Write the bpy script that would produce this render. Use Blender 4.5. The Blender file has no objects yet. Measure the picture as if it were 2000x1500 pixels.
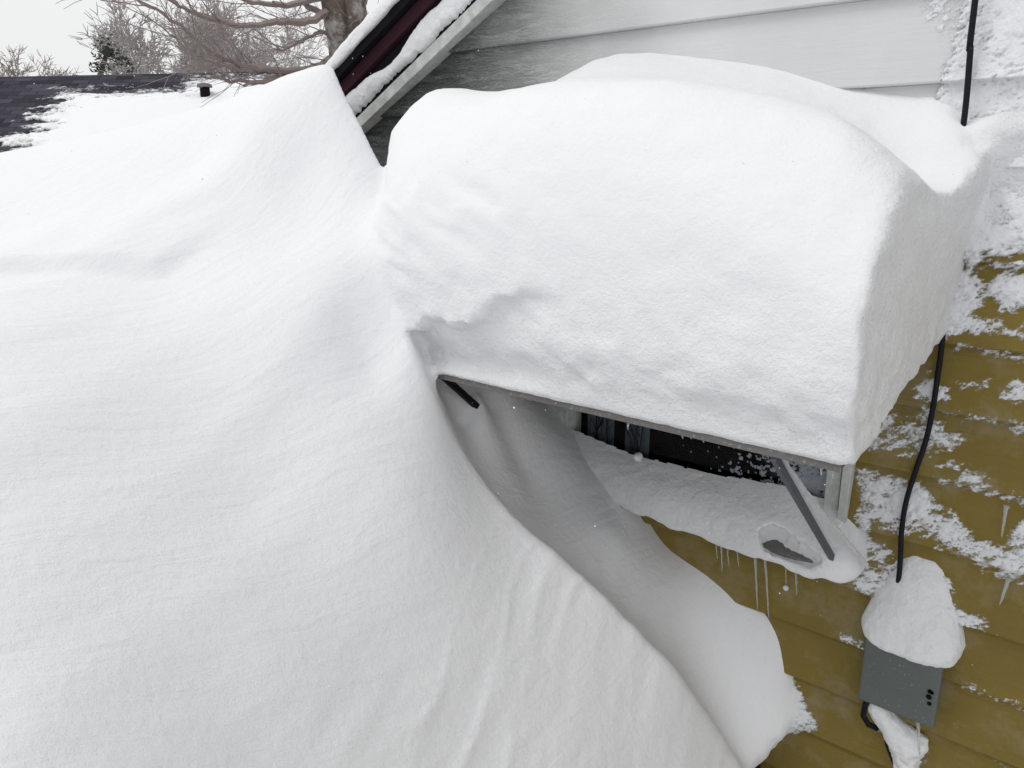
import bpy, math, random
import numpy as np
from mathutils import Vector, Matrix
random.seed(7); np.random.seed(7)
S = bpy.context.scene
COL = S.collection

# ------------------------------------------------------------------ camera
PITCH, HEAD = math.radians(15), math.radians(130.7)
CAM = Vector((0.0, -2.0, 2.6))
fw = Vector((math.cos(HEAD)*math.cos(PITCH), math.sin(HEAD)*math.cos(PITCH), -math.sin(PITCH)))
rt = Vector((math.sin(HEAD), -math.cos(HEAD), 0)); up = rt.cross(fw)
cd = bpy.data.cameras.new('camera'); cam = bpy.data.objects.new('camera', cd); COL.objects.link(cam)
cam.matrix_world = Matrix(((rt.x, up.x, -fw.x, CAM.x), (rt.y, up.y, -fw.y, CAM.y), (rt.z, up.z, -fw.z, CAM.z), (0, 0, 0, 1)))
cd.sensor_width = 36; cd.lens = 36*1570/2000; cd.clip_start = 0.02; cd.clip_end = 2000
S.camera = cam

# ------------------------------------------------------------------ world + sun (overcast, snowing)
SUN_DIR = Vector((-0.46, -0.53, 0.98)).normalized()       # towards the sun
SUN_EL = math.asin(SUN_DIR.z); SUN_ROT = math.atan2(SUN_DIR.x, SUN_DIR.y)
w = bpy.data.worlds.new('World'); S.world = w; w.use_nodes = True
nt = w.node_tree; nt.nodes.clear()
def N(t, **k):
    n = nt.nodes.new(t)
    for a, b in k.items(): setattr(n, a, b)
    return n
out = N('ShaderNodeOutputWorld'); bg = N('ShaderNodeBackground'); bg.inputs[1].default_value = 1.0
sky = N('ShaderNodeTexSky', sky_type='NISHITA', sun_disc=False, sun_elevation=SUN_EL, sun_rotation=SUN_ROT)
sky.dust_density = 6; sky.air_density = 2
hs = N('ShaderNodeHueSaturation'); hs.inputs['Saturation'].default_value = 0.10; hs.inputs['Value'].default_value = 0.008
nt.links.new(sky.outputs[0], hs.inputs['Color'])
tc = N('ShaderNodeTexCoord'); sx = N('ShaderNodeSeparateXYZ'); nt.links.new(tc.outputs['Generated'], sx.inputs[0])
mr = N('ShaderNodeMapRange'); mr.inputs[1].default_value = 0.0; mr.inputs[2].default_value = 1.0
mr.inputs[3].default_value = 0.84; mr.inputs[4].default_value = 0.97
nt.links.new(sx.outputs['Z'], mr.inputs[0])
vm = N('ShaderNodeVectorMath', operation='SCALE'); vm.inputs[0].default_value = (0.985, 0.995, 1.0)
nt.links.new(mr.outputs[0], vm.inputs['Scale'])
ad = N('ShaderNodeVectorMath', operation='ADD'); nt.links.new(vm.outputs[0], ad.inputs[0]); nt.links.new(hs.outputs[0], ad.inputs[1])
nt.links.new(ad.outputs[0], bg.inputs[0]); nt.links.new(bg.outputs[0], out.inputs[0])
sl = bpy.data.lights.new('sun', 'SUN'); sl.energy = 1.05; sl.angle = math.radians(28); sl.color = (1, .975, .94)
so = bpy.data.objects.new('sun', sl); COL.objects.link(so); so.rotation_euler = SUN_DIR.to_track_quat('Z', 'Y').to_euler(); so.location = (-3, -5, 9)
S.view_settings.view_transform = 'Standard'; S.view_settings.look = 'None'
S.view_settings.exposure = 0.0; S.view_settings.gamma = 1.0
S.cycles.max_bounces = 8; S.cycles.diffuse_bounces = 6

# ------------------------------------------------------------------ helpers
def tag(o, label=None, cat=None, group=None, kind=None):
    if label: o['label'] = label
    if cat: o['category'] = cat
    if group: o['group'] = group
    if kind: o['kind'] = kind
    return o
def empty(name, loc, label=None, cat=None, group=None):
    o = bpy.data.objects.new(name, None); COL.objects.link(o); o.location = loc; o.empty_display_size = .05
    return tag(o, label, cat, group)
def wloc(o):
    v = Vector((0, 0, 0))
    while o is not None: v += Vector(o.location); o = o.parent
    return v
def mesh_obj(name, V, F, m, parent=None, smooth=False, loc=(0, 0, 0)):
    me = bpy.data.meshes.new(name)
    if isinstance(V, np.ndarray): V = V.tolist()
    if isinstance(F, np.ndarray): F = F.tolist()
    me.from_pydata(V, [], F)
    if smooth: me.polygons.foreach_set('use_smooth', [True]*len(me.polygons))
    me.materials.append(m); me.update()
    o = bpy.data.objects.new(name, me); COL.objects.link(o)
    if parent is not None:
        o.parent = parent; o.location = -wloc(parent)    # vertices are given in world space
    return o
class MB:
    def __init__(s): s.V = []; s.F = []
    def add(s, V, F):
        b = len(s.V); s.V += [tuple(v) for v in V]; s.F += [tuple(i+b for i in f) for f in F]; return s
    def box(s, a, b):
        x0, y0, z0 = a; x1, y1, z1 = b
        return s.add([(x0,y0,z0),(x1,y0,z0),(x1,y1,z0),(x0,y1,z0),(x0,y0,z1),(x1,y0,z1),(x1,y1,z1),(x0,y1,z1)],
                     [(0,3,2,1),(4,5,6,7),(0,1,5,4),(1,2,6,5),(2,3,7,6),(3,0,4,7)])
    def prism(s, P, axis, t):       # polygon P (3D points) extruded by vector t
        n = len(P); t = Vector(t); V = [Vector(p) for p in P]; V += [p+t for p in V]
        F = [tuple(range(n))[::-1], tuple(range(n, 2*n))]+[(i, (i+1) % n, n+(i+1) % n, n+i) for i in range(n)]
        return s.add(V, F)
    def tube(s, pts, rad, n=8, caps=True):
        pts = [Vector(p) for p in pts]; k = len(pts)
        if not hasattr(rad, '__len__'): rad = [rad]*k
        V = []; F = []; ref = None
        for i, p in enumerate(pts):
            d = (pts[min(i+1, k-1)]-pts[max(i-1, 0)]).normalized()
            if ref is None: ref = d.orthogonal().normalized()
            a = (ref-d*ref.dot(d)).normalized(); ref = a; b = d.cross(a)
            for j in range(n):
                t = 2*math.pi*j/n; V.append(p+(a*math.cos(t)+b*math.sin(t))*rad[i])
        for i in range(k-1):
            for j in range(n): F.append((i*n+j, i*n+(j+1) % n, (i+1)*n+(j+1) % n, (i+1)*n+j))
        if caps: F.append(tuple(range(n))[::-1]); F.append(tuple(range((k-1)*n, k*n)))
        return s.add(V, F)
    def build(s, name, m, parent=None, smooth=False, bevel=0):
        o = mesh_obj(name, s.V, s.F, m, parent, smooth)
        if bevel:
            b = o.modifiers.new('bevel', 'BEVEL'); b.width = bevel; b.segments = 2; b.limit_method = 'ANGLE'
        return o

import bmesh
def clip_gable(o, off):
    RA_ = Vector((-2.383, -0.060, 2.746)); RB_ = Vector((-1.745, -0.060, 3.085)); d_ = (RB_-RA_).normalized(); n_ = Vector((-d_.z, 0, d_.x))
    bm = bmesh.new(); bm.from_mesh(o.data); bmesh.ops.bisect_plane(bm, geom=bm.verts[:]+bm.edges[:]+bm.faces[:], plane_co=RA_+n_*off, plane_no=n_, clear_outer=True); bm.to_mesh(o.data); bm.free()
# numpy value noise -------------------------------------------------
def _hash(i, j, k, seed):
    h = (i*374761393 + j*668265263 + k*2147483647 + seed*974634777) & 0xffffffff
    h = ((h ^ (h >> 13))*1274126177) & 0xffffffff
    h = h ^ (h >> 16)
    return (h & 0xffff)/65535.0*2-1
def noise3(x, y, z, seed=0):
    x, y, z = np.broadcast_arrays(x, y, z)
    i, j, k = np.floor(x).astype(np.int64), np.floor(y).astype(np.int64), np.floor(z).astype(np.int64)
    u, v, t = x-i, y-j, z-k
    u, v, t = [q*q*q*(q*(q*6-15)+10) for q in (u, v, t)]
    r = 0
    for a in (0, 1):
        for b in (0, 1):
            for c in (0, 1):
                r = r + (u if a else 1-u)*(v if b else 1-v)*(t if c else 1-t)*_hash(i+a, j+b, k+c, seed)
    return r
def fbm(x, y, z, o=4, seed=0, g=.5):
    r = 0; a = 1; s = 0
    for q in range(o):
        r = r+a*noise3(x*2**q, y*2**q, z*2**q, seed+q*17); s += a; a *= g
    return r/s
def sstep(a, b, x):
    t = np.clip((x-a)/(b-a), 0, 1); return t*t*(3-2*t)
def smin(a, b, k):
    h = np.maximum(k-np.abs(a-b), 0)/k; return np.minimum(a, b)-h*h*k*.25
def smax(a, b, k): return -smin(-a, -b, k)

def tps(P, lam=1e-4):
    P = np.array(P, float); n = len(P); X = P[:, :2]; r = np.linalg.norm(X[:, None]-X[None], axis=2)
    def ker(r): return np.where(r > 1e-9, r*r*np.log(np.maximum(r, 1e-9)), 0)
    A = np.zeros((n+3, n+3)); A[:n, :n] = ker(r)+lam*np.eye(n); A[:n, n] = 1; A[:n, n+1:] = X; A[n, :n] = 1; A[n+1:, :n] = X.T
    c = np.linalg.solve(A, np.concatenate([P[:, 2], np.zeros(3)]))
    def f(x, y):
        r = c[n]+c[n+1]*x+c[n+2]*y
        for i in range(n):
            d2 = np.maximum((x-X[i, 0])**2+(y-X[i, 1])**2, 1e-12); r = r+c[i]*.5*d2*np.log(d2)
        return r
    return f

def surface_nets(f, xs, ys, zs):
    s = f < 0
    nx, ny, nz = f.shape
    cnt = np.zeros((nx-1, ny-1, nz-1), np.int8)
    for a in (0, 1):
        for b in (0, 1):
            for c in (0, 1): cnt += s[a:nx-1+a, b:ny-1+b, c:nz-1+c]
    act = (cnt > 0) & (cnt < 8)
    I, J, K = np.nonzero(act); n = len(I)
    idx = -np.ones(act.shape, np.int32); idx[I, J, K] = np.arange(n)
    acc = np.zeros((n, 3)); num = np.zeros(n)
    for ax in range(3):
        o1, o2 = [q for q in range(3) if q != ax]
        for a in (0, 1):
            for b in (0, 1):
                p = [0, 0, 0]; p[o1] = a; p[o2] = b; q = list(p); q[ax] = 1
                f0 = f[I+p[0], J+p[1], K+p[2]]; f1 = f[I+q[0], J+q[1], K+q[2]]
                m = (f0 < 0) != (f1 < 0); t = np.where(m, f0/np.where(m, f0-f1, 1), 0)
                P = np.stack([xs[I+p[0]], ys[J+p[1]], zs[K+p[2]]], 1); Q = np.stack([xs[I+q[0]], ys[J+q[1]], zs[K+q[2]]], 1)
                acc += np.where(m[:, None], P+(Q-P)*t[:, None], 0); num += m
    V = acc/num[:, None]
    # one projection step on the field
    fr = [(V[:, 0]-xs[I])/(xs[I+1]-xs[I]), (V[:, 1]-ys[J])/(ys[J+1]-ys[J]), (V[:, 2]-zs[K])/(zs[K+1]-zs[K])]
    val = 0; g = [0, 0, 0]; dl = [xs[I+1]-xs[I], ys[J+1]-ys[J], zs[K+1]-zs[K]]
    for a in (0, 1):
        for b in (0, 1):
            for c in (0, 1):
                q = f[I+a, J+b, K+c]; wa = fr[0] if a else 1-fr[0]; wb = fr[1] if b else 1-fr[1]; wc = fr[2] if c else 1-fr[2]
                val = val+q*wa*wb*wc
                g[0] = g[0]+(1 if a else -1)*q*wb*wc; g[1] = g[1]+(1 if b else -1)*q*wa*wc; g[2] = g[2]+(1 if c else -1)*q*wa*wb
    g = np.stack([g[i]/dl[i] for i in range(3)], 1); g2 = np.maximum((g*g).sum(1), .2)
    st = g*(val/g2)[:, None]; lim = .5*np.minimum(np.minimum(dl[0], dl[1]), dl[2])
    ln = np.linalg.norm(st, axis=1); V = V-st*np.minimum(1, lim/np.maximum(ln, 1e-9))[:, None]
    Fs = []
    for ax in range(3):
        o1, o2 = [(1, 2), (2, 0), (0, 1)][ax]
        sl0 = [slice(None)]*3; sl1 = [slice(None)]*3; sl0[ax] = slice(0, -1); sl1[ax] = slice(1, None)
        a0 = s[tuple(sl0)]; a1 = s[tuple(sl1)]
        ch = a0 != a1
        for o in (o1, o2):
            e = [slice(None)]*3; e[o] = slice(0, 1); ch[tuple(e)] = False; e[o] = slice(-1, None); ch[tuple(e)] = False
        A = np.array(np.nonzero(ch)); d1 = np.zeros((3, 1), int); d1[o1] = 1; d2 = np.zeros((3, 1), int); d2[o2] = 1
        c0 = idx[tuple(A-d1-d2)]; c1 = idx[tuple(A-d2)]; c2 = idx[tuple(A)]; c3 = idx[tuple(A-d1)]
        q = np.stack([c0, c1, c2, c3], 1); fl = ~a0[tuple(A)]; q[fl] = q[fl][:, ::-1]; Fs.append(q)
    F = np.concatenate(Fs); F = F[(F >= 0).all(1)]
    return V, F
def vnormals(V, F):
    a = V[F[:, 2]]-V[F[:, 0]]; b = V[F[:, 3]]-V[F[:, 1]]; n = np.cross(a, b); Nn = np.zeros_like(V)
    for k in range(4):
        for c in range(3): Nn[:, c] += np.bincount(F[:, k], n[:, c], len(V))
    return Nn/np.maximum(np.linalg.norm(Nn, axis=1), 1e-12)[:, None]
def add_np(name, V, F, m, normals=None, parent=None):
    used = np.unique(F); mp = -np.ones(len(V), int); mp[used] = np.arange(len(used)); V2 = V[used]; F2 = mp[F]
    me = bpy.data.meshes.new(name); k = F2.shape[1]
    me.vertices.add(len(V2)); me.vertices.foreach_set('co', V2.astype(np.float32).ravel())
    me.loops.add(F2.size); me.loops.foreach_set('vertex_index', F2.astype(np.int32).ravel())
    me.polygons.add(len(F2)); me.polygons.foreach_set('loop_start', np.arange(0, F2.size, k, dtype=np.int32))
    me.polygons.foreach_set('use_smooth', np.ones(len(F2), bool)); me.materials.append(m)
    me.update(calc_edges=True); me.validate()
    if normals is not None: me.normals_split_custom_set_from_vertices(normals[used].tolist())
    o = bpy.data.objects.new(name, me); COL.objects.link(o)
    if parent is not None: o.parent = parent; o.location = -wloc(parent)
    return o

# ------------------------------------------------------------------ materials
def mat(name, col=(.5, .5, .5), rough=.6, metal=0, spec=None):
    m = bpy.data.materials.new(name); m.use_nodes = True; b = m.node_tree.nodes['Principled BSDF']
    b.inputs['Base Color'].default_value = (*col, 1); b.inputs['Roughness'].default_value = rough; b.inputs['Metallic'].default_value = metal
    if spec is not None: b.inputs['Specular IOR Level'].default_value = spec
    return m
def nodes(m):
    t = m.node_tree
    def n(ty, **k):
        q = t.nodes.new(ty)
        for a, b in k.items():
            if a == 'inp':
                for i, v in b.items(): q.inputs[i].default_value = v
            else: setattr(q, a, b)
        return q
    return t, n, t.links.new, t.nodes['Principled BSDF']
def snow_mat(name, col=(.765, .768, .785), g1=.0026, g2=.0010, s1=45, s2=330):
    m = mat(name, col, .85, spec=.25); t, n, L, b = nodes(m)
    tc = n('ShaderNodeTexCoord'); 
    a = n('ShaderNodeTexNoise', inp={'Scale': s1, 'Detail': 5, 'Roughness': .6}); L(tc.outputs['Object'], a.inputs['Vector'])
    c = n('ShaderNodeTexNoise', inp={'Scale': s2, 'Detail': 3, 'Roughness': .7}); L(tc.outputs['Object'], c.inputs['Vector'])
    b1 = n('ShaderNodeBump', inp={'Strength': 1.0, 'Distance': g1}); L(a.outputs[0], b1.inputs['Height'])
    b2 = n('ShaderNodeBump', inp={'Strength': 1.0, 'Distance': g2}); L(c.outputs[0], b2.inputs['Height']); L(b1.outputs[0], b2.inputs['Normal'])
    L(b2.outputs[0], b.inputs['Normal'])
    b.subsurface_method = 'BURLEY' if hasattr(b, 'subsurface_method') else None
    return m
M = {}
M['snow'] = snow_mat('drift_snow')
M['snow_rough'] = snow_mat('granular_snow', g1=.006, g2=.002, s1=60, s2=260)
M['snow_cap'] = snow_mat('cap_snow', g1=.0075, g2=.0030, s1=75, s2=260)
M['gfrost'] = mat('window_frost', (.30, .33, .37), .7, spec=.2)
def cap_rough():
    t, n, L, b = nodes(M['snow_cap']); g = n('ShaderNodeNewGeometry'); sp = n('ShaderNodeSeparateXYZ'); L(g.outputs['Normal'], sp.inputs[0]); pz = n('ShaderNodeSeparateXYZ'); L(g.outputs['Position'], pz.inputs[0])
    a = n('ShaderNodeMapRange', inp={1: .4, 2: .85, 3: .30, 4: 1}); L(sp.outputs['X'], a.inputs[0])
    c = n('ShaderNodeMapRange', inp={1: 2.12, 2: 2.45, 3: 1, 4: .30}); L(pz.outputs['Z'], c.inputs[0])
    m0 = n('ShaderNodeMath', operation='MAXIMUM'); L(a.outputs[0], m0.inputs[0]); L(c.outputs[0], m0.inputs[1])
    e = n('ShaderNodeMapRange', inp={1: -.43, 2: -.36, 3: 0, 4: 1}); L(pz.outputs['X'], e.inputs[0])
    m = n('ShaderNodeMath', operation='MAXIMUM'); L(m0.outputs[0], m.inputs[0]); L(e.outputs[0], m.inputs[1])
    for q in t.nodes:
        if q.bl_idname == 'ShaderNodeBump': L(m.outputs[0], q.inputs['Strength'])
cap_rough()
def streaks(m):
    t, n, L, b = nodes(m); tc = n('ShaderNodeTexCoord'); mp = n('ShaderNodeMapping'); mp.inputs['Rotation'].default_value = (0, 0, -.38); mp.inputs['Scale'].default_value = (26, 3.2, 9); L(tc.outputs['Object'], mp.inputs[0])
    a = n('ShaderNodeTexNoise', inp={'Scale': 1.0, 'Detail': 5, 'Roughness': .55, 'Distortion': .4}); L(mp.outputs[0], a.inputs['Vector'])
    bp = n('ShaderNodeBump', inp={'Strength': 1.0, 'Distance': .0055}); L(a.outputs[0], bp.inputs['Height']); L(b.inputs['Normal'].links[0].from_socket, bp.inputs['Normal']); L(bp.outputs[0], b.inputs['Normal'])
streaks(M['snow'])
M['frost'] = snow_mat('frost', (.74, .75, .765), g1=.004, g2=.002, s1=110, s2=380)
def paint(name, col, col2, grain=60, dirt=0.0, bump=.0012):
    m = mat(name, col, .7, spec=.12); t, n, L, b = nodes(m)
    tc = n('ShaderNodeTexCoord'); mp = n('ShaderNodeMapping'); mp.inputs['Scale'].default_value = (1.2, 1, grain*.35)
    L(tc.outputs['Object'], mp.inputs[0])
    wv = n('ShaderNodeTexNoise', inp={'Scale': 4.0, 'Detail': 6, 'Roughness': .65, 'Distortion': .8}); L(mp.outputs[0], wv.inputs['Vector'])
    pn = n('ShaderNodeTexNoise', inp={'Scale': 3.0, 'Detail': 5, 'Roughness': .6}); L(tc.outputs['Object'], pn.inputs['Vector'])
    r = n('ShaderNodeMapRange', inp={1: .35, 2: .7, 3: 0, 4: 1}); L(pn.outputs[0], r.inputs[0])
    mx = n('ShaderNodeMix', data_type='RGBA'); mx.inputs[6].default_value = (*col, 1); mx.inputs[7].default_value = (*col2, 1)
    L(r.outputs[0], mx.inputs[0]); L(mx.outputs[2], b.inputs['Base Color'])
    bp = n('ShaderNodeBump', inp={'Strength': 1.0, 'Distance': bump*2.2}); L(wv.outputs[0], bp.inputs['Height']); L(bp.outputs[0], b.inputs['Normal'])
    return m
def thin(name, col, lo, hi, sc, g1):
    m = snow_mat(name, col, g1=g1, g2=.001, s1=110, s2=380); t, n, L, b = nodes(m)
    at = n('ShaderNodeAttribute', attribute_name='cover'); tc = n('ShaderNodeTexCoord'); a = n('ShaderNodeTexNoise', inp={'Scale': sc, 'Detail': 4, 'Roughness': .8}); L(tc.outputs['Object'], a.inputs['Vector'])
    k = n('ShaderNodeMath', operation='MULTIPLY_ADD'); L(a.outputs[0], k.inputs[0]); k.inputs[1].default_value = .9; L(at.outputs['Fac'], k.inputs[2])
    r = n('ShaderNodeMapRange', inp={1: .45+lo, 2: .45+hi, 3: 0, 4: 1}); L(k.outputs[0], r.inputs[0]); L(r.outputs[0], b.inputs['Alpha'])
    return m
M['thinfrost'] = thin('thin_frost', (.74, .755, .775), -.06, .34, 150, .004)
M['thinsnow'] = thin('thin_roof_snow', (.785, .79, .805), -.05, .20, 9, .002)
def set_cover(o, used_F, vals):
    u = np.unique(used_F); at = o.data.attributes.new('cover', 'FLOAT', 'POINT'); at.data.foreach_set('value', vals.ravel()[u].astype(np.float32))
M['yellow'] = paint('mustard_siding_paint', (.215, .158, .042), (.175, .130, .036))
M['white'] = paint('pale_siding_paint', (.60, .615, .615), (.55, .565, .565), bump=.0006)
M['trimw'] = paint('pale_trim_paint', (.50, .52, .50), (.36, .37, .35), bump=.001)
M['gmetal'] = paint('weathered_grey_metal', (.13, .125, .12), (.17, .165, .16), bump=.0006)
M['strut'] = mat('blue_grey_metal', (.085, .095, .11), .6, 0, .2)
M['dark'] = mat('black_shingle', (.010, .0095, .012), .95, spec=.1)
M['maroon'] = paint('maroon_board_paint', (.045, .014, .022), (.03, .01, .016), bump=.002)
M['cable'] = mat('black_cable', (.004, .004, .007), .5, spec=.2)
M['blackm'] = mat('black_metal', (.005, .005, .006), .6, spec=.15)
M['boxg'] = paint('utility_box_plastic', (.125, .142, .138), (.108, .122, .12), bump=.0005)
M['boxd'] = mat('utility_box_edge', (.06, .085, .10), .4)
M['screw'] = mat('dark_screw_head', (.004, .004, .004), .7, spec=.1)
M['room'] = mat('dark_room', (.004, .004, .005), .95, spec=0)
M['curtain'] = mat('grey_curtain', (.15, .175, .20), .95, spec=0)
M['twigp'] = mat('dark_twig_print', (.02, .02, .025), .9)
M['bark'] = paint('tree_bark', (.17, .135, .115), (.10, .08, .07), grain=6, bump=.02)
M['twig'] = mat('twigs', (.38, .35, .345), .95, spec=0)  # frosted twigs, paled further with snowfall haze put into the colour
M['twig2'] = mat('reddish_twigs', (.27, .225, .21), .95, spec=0)  # branch colour also lightened to stand for haze
M['needle'] = mat('evergreen_needles', (.10, .12, .10), .95, spec=0)
M['housew'] = mat('neighbour_wall', (.45, .44, .42), .8)
def frost_film(m, col, lo, hi, amt, sc):
    t, n, L, b = nodes(m); old = b.inputs['Base Color'].links[0].from_socket; tc = n('ShaderNodeTexCoord')
    a = n('ShaderNodeTexNoise', inp={'Scale': sc, 'Detail': 8, 'Roughness': .7}); L(tc.outputs['Object'], a.inputs['Vector'])
    r = n('ShaderNodeMapRange', inp={1: lo, 2: hi, 3: 0, 4: amt}); L(a.outputs[0], r.inputs[0])
    mx = n('ShaderNodeMix', data_type='RGBA'); L(old, mx.inputs[6]); mx.inputs[7].default_value = (*col, 1); L(r.outputs[0], mx.inputs[0]); L(mx.outputs[2], b.inputs['Base Color'])
frost_film(M['yellow'], (.42, .40, .36), .50, .85, .45, 7)
frost_film(M['boxg'], (.6, .62, .62), .62, .70, .6, 160)
frost_film(M['gmetal'], (.6, .62, .62), .55, .75, .6, 90)
frost_film(M['bark'], (.5, .48, .46), .52, .64, .7, 5)
frost_film(M['trimw'], (.7, .7, .7), .45, .7, .7, 30)
def dark_left_wall():
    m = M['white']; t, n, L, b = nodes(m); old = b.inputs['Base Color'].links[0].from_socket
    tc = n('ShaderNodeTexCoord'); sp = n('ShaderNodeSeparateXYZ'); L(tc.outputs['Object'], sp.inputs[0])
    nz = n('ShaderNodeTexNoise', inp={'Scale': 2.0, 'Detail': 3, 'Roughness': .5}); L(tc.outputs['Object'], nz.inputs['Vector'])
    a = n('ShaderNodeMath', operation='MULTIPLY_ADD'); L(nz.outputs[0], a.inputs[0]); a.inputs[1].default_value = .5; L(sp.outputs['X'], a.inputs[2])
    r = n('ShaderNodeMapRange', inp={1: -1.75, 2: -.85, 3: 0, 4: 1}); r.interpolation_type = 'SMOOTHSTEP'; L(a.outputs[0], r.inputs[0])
    mx = n('ShaderNodeMix', data_type='RGBA'); mx.inputs[6].default_value = (.15, .16, .155, 1); L(old, mx.inputs[7]); L(r.outputs[0], mx.inputs[0]); L(mx.outputs[2], b.inputs['Base Color'])  # base colour grades to dark grey towards the left end
    # wrinkled ice film on the darker left part
    mp = n('ShaderNodeMapping'); mp.inputs['Scale'].default_value = (5, 1, 26); mp.inputs['Rotation'].default_value = (0, .25, 0); L(tc.outputs['Object'], mp.inputs[0])
    wn = n('ShaderNodeTexNoise', inp={'Scale': 1.6, 'Detail': 3, 'Roughness': .5, 'Distortion': 1.6}); L(mp.outputs[0], wn.inputs['Vector'])
    ab = n('ShaderNodeMath', operation='PINGPONG'); ab.inputs[1].default_value = .06; L(wn.outputs[0], ab.inputs[0])
    bp = n('ShaderNodeBump', inp={'Distance': .10}); L(ab.outputs[0], bp.inputs['Height']); iv = n('ShaderNodeMath', operation='SUBTRACT'); iv.inputs[0].default_value = 1.0; L(r.outputs[0], iv.inputs[1])
    L(iv.outputs[0], bp.inputs['Strength']); L(b.inputs['Normal'].links[0].from_socket, bp.inputs['Normal']); L(bp.outputs[0], b.inputs['Normal'])
dark_left_wall()
def ice_mat():
    m = mat('ice', (.80, .84, .86), .12, spec=.5); b = m.node_tree.nodes['Principled BSDF']
    b.inputs['Transmission Weight'].default_value = .75; b.inputs['IOR'].default_value = 1.31; b.inputs['Roughness'].default_value = .25
    return m
M['ice'] = ice_mat()
def glass_mat():
    m = mat('window_glass', (.85, .9, .9), .02, spec=.5); b = m.node_tree.nodes['Principled BSDF']
    b.inputs['Transmission Weight'].default_value = 1; b.inputs['IOR'].default_value = 1.22
    return m
M['glass'] = glass_mat()
def shingle_mat():
    m = mat('asphalt_shingles', (.05, .05, .06), .95, spec=.1); t, n, L, b = nodes(m)
    tc = n('ShaderNodeTexCoord')
    br = n('ShaderNodeTexBrick', inp={'Scale': 5.0, 'Mortar Size': .02, 'Color1': (.022, .021, .03, 1), 'Color2': (.07, .067, .085, 1), 'Mortar': (.008, .008, .012, 1)})
    br.inputs['Brick Width'].default_value = 1.2; br.inputs['Row Height'].default_value = .7
    L(tc.outputs['UV'], br.inputs['Vector']); L(br.outputs[0], b.inputs['Base Color'])
    return m
M['shingle'] = shingle_mat()

# ------------------------------------------------------------------ the big snow body (drift + cap), one field, two objects
def cap_top(): return [
    (-1.522, 0.000, 2.860), (-1.379, 0.000, 2.902), (-1.033, 0.000, 2.866), (-0.895, -0.000, 2.841), (-0.645, 0.000, 2.768), (-0.462, 0.000, 2.732), (-.39, 0, 2.67), (-.39, -.04, 2.645), (-.46, -.07, 2.685), (-.30, 0, 2.69), (-1.62, 0, 2.80), (-1.9, 0, 2.76),
    (-1.589, -0.420, 2.789), (-1.75, -.4, 2.80), (-1.75, -.1, 2.80), (-1.254, -0.450, 2.782), (-0.895, -0.480, 2.765), (-0.716, -0.500, 2.716), (-0.510, -0.520, 2.632),
    (-.425, -.48, 2.585), (-.425, -.17, 2.562), (-.425, -.30, 2.563), (-.5, -.12, 2.60), (-.62, -.2, 2.66), (-.55,-.30,2.655), (-.9, -.25, 2.765), (-1.2, -.25, 2.815), (-1.5, -.2, 2.80),
    (-1.3, -.62, 2.70), (-.9, -.64, 2.69), (-.5, -.62, 2.51), (-1.7, -.55, 2.66)]
DR = [
    # crest line along the cliff and beyond
    (-1.790, -0.460, 2.582), (-1.847, -0.460, 2.659), (-1.902, -0.460, 2.737), (-1.965, -0.460, 2.819), (-2.010, -0.460, 2.893), (-2.049, -0.460, 2.896), (-2.129, -0.460, 2.888), (-2.236, -0.460, 2.876), (-2.408, -0.460, 2.850), (-2.806, -0.460, 2.798), (-3.206, -0.460, 2.742), (-3.908, -0.460, 2.653), (-4.851, -0.460, 2.547), (-2.113, -0.660, 2.698),
    (-6.0, .6, 2.2), (-6, -2, 2.0), (-6, -5, .6), (-3, -5, .6), (0, -5, .4), (1.5, -3, .2), (1.5, -1, .1), (-5, 2, 1.0), (-3.4, 2.2, 1.0), (-4.2, .7, 2.2), (-2.3, .5, 2.4), (-3.0, .5, 2.4),
    # broad slope
    (-1.955, -0.607, 2.599), (-2.289, -0.726, 2.628), (-2.531, -0.925, 2.570), (-1.830, -0.708, 2.441), (-2.127, -0.977, 2.482), (-2.484, -1.233, 2.425),
    (-2.048, -1.379, 2.377), (-1.917, -1.094, 2.355), (-1.691, -1.511, 2.255), (-1.626, -1.140, 2.199), (-1.505, -0.784, 2.154), (-1.592, -0.832, 2.277), (-1.642, -0.658, 2.382), (-1.509, -0.688, 2.216),
    (-1.373, -1.639, 2.078), (-1.338, -1.218, 1.946), (-1.255, -0.891, 1.860), (-1.106, -0.886, 1.659), (-1.158, -1.346, 1.798), (-1.186, -1.715, 1.966),
    (-1.036, -1.776, 1.877), (-1.019, -1.445, 1.672), (-0.944, -1.056, 1.462), (-0.829, -0.678, 1.281), (-0.976, -0.682, 1.484), (-.5, -1.8, 1.40), (-.5, -2.5, 1.35), (.4, -1.6, .7), (-1.5, -2.6, 1.75), (-3, -3, 1.9), (-.25, -.9, .75), (.3, -.3, .1),
    # ridge line, the slope simply runs on beyond it
    (-1.428, -0.670, 2.146), (-1.374, -0.640, 1.977), (-1.221, -0.580, 1.764), (-1.096, -0.530, 1.659), (-0.978, -0.470, 1.549), (-0.836, -0.370, 1.355), (-0.716, -0.260, 1.105),
    (-1.9, -.1, 2.2), (-1.6, -.1, 2.25), (-1.2, -.1, 2.05), (-.9, 0, 1.8), (-.62, 0, 1.30), (-.45, -.05, .95), (-.35, -.4, .6), (-1.3, -.35, 1.95), (-1, -.3, 1.68)]
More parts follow.
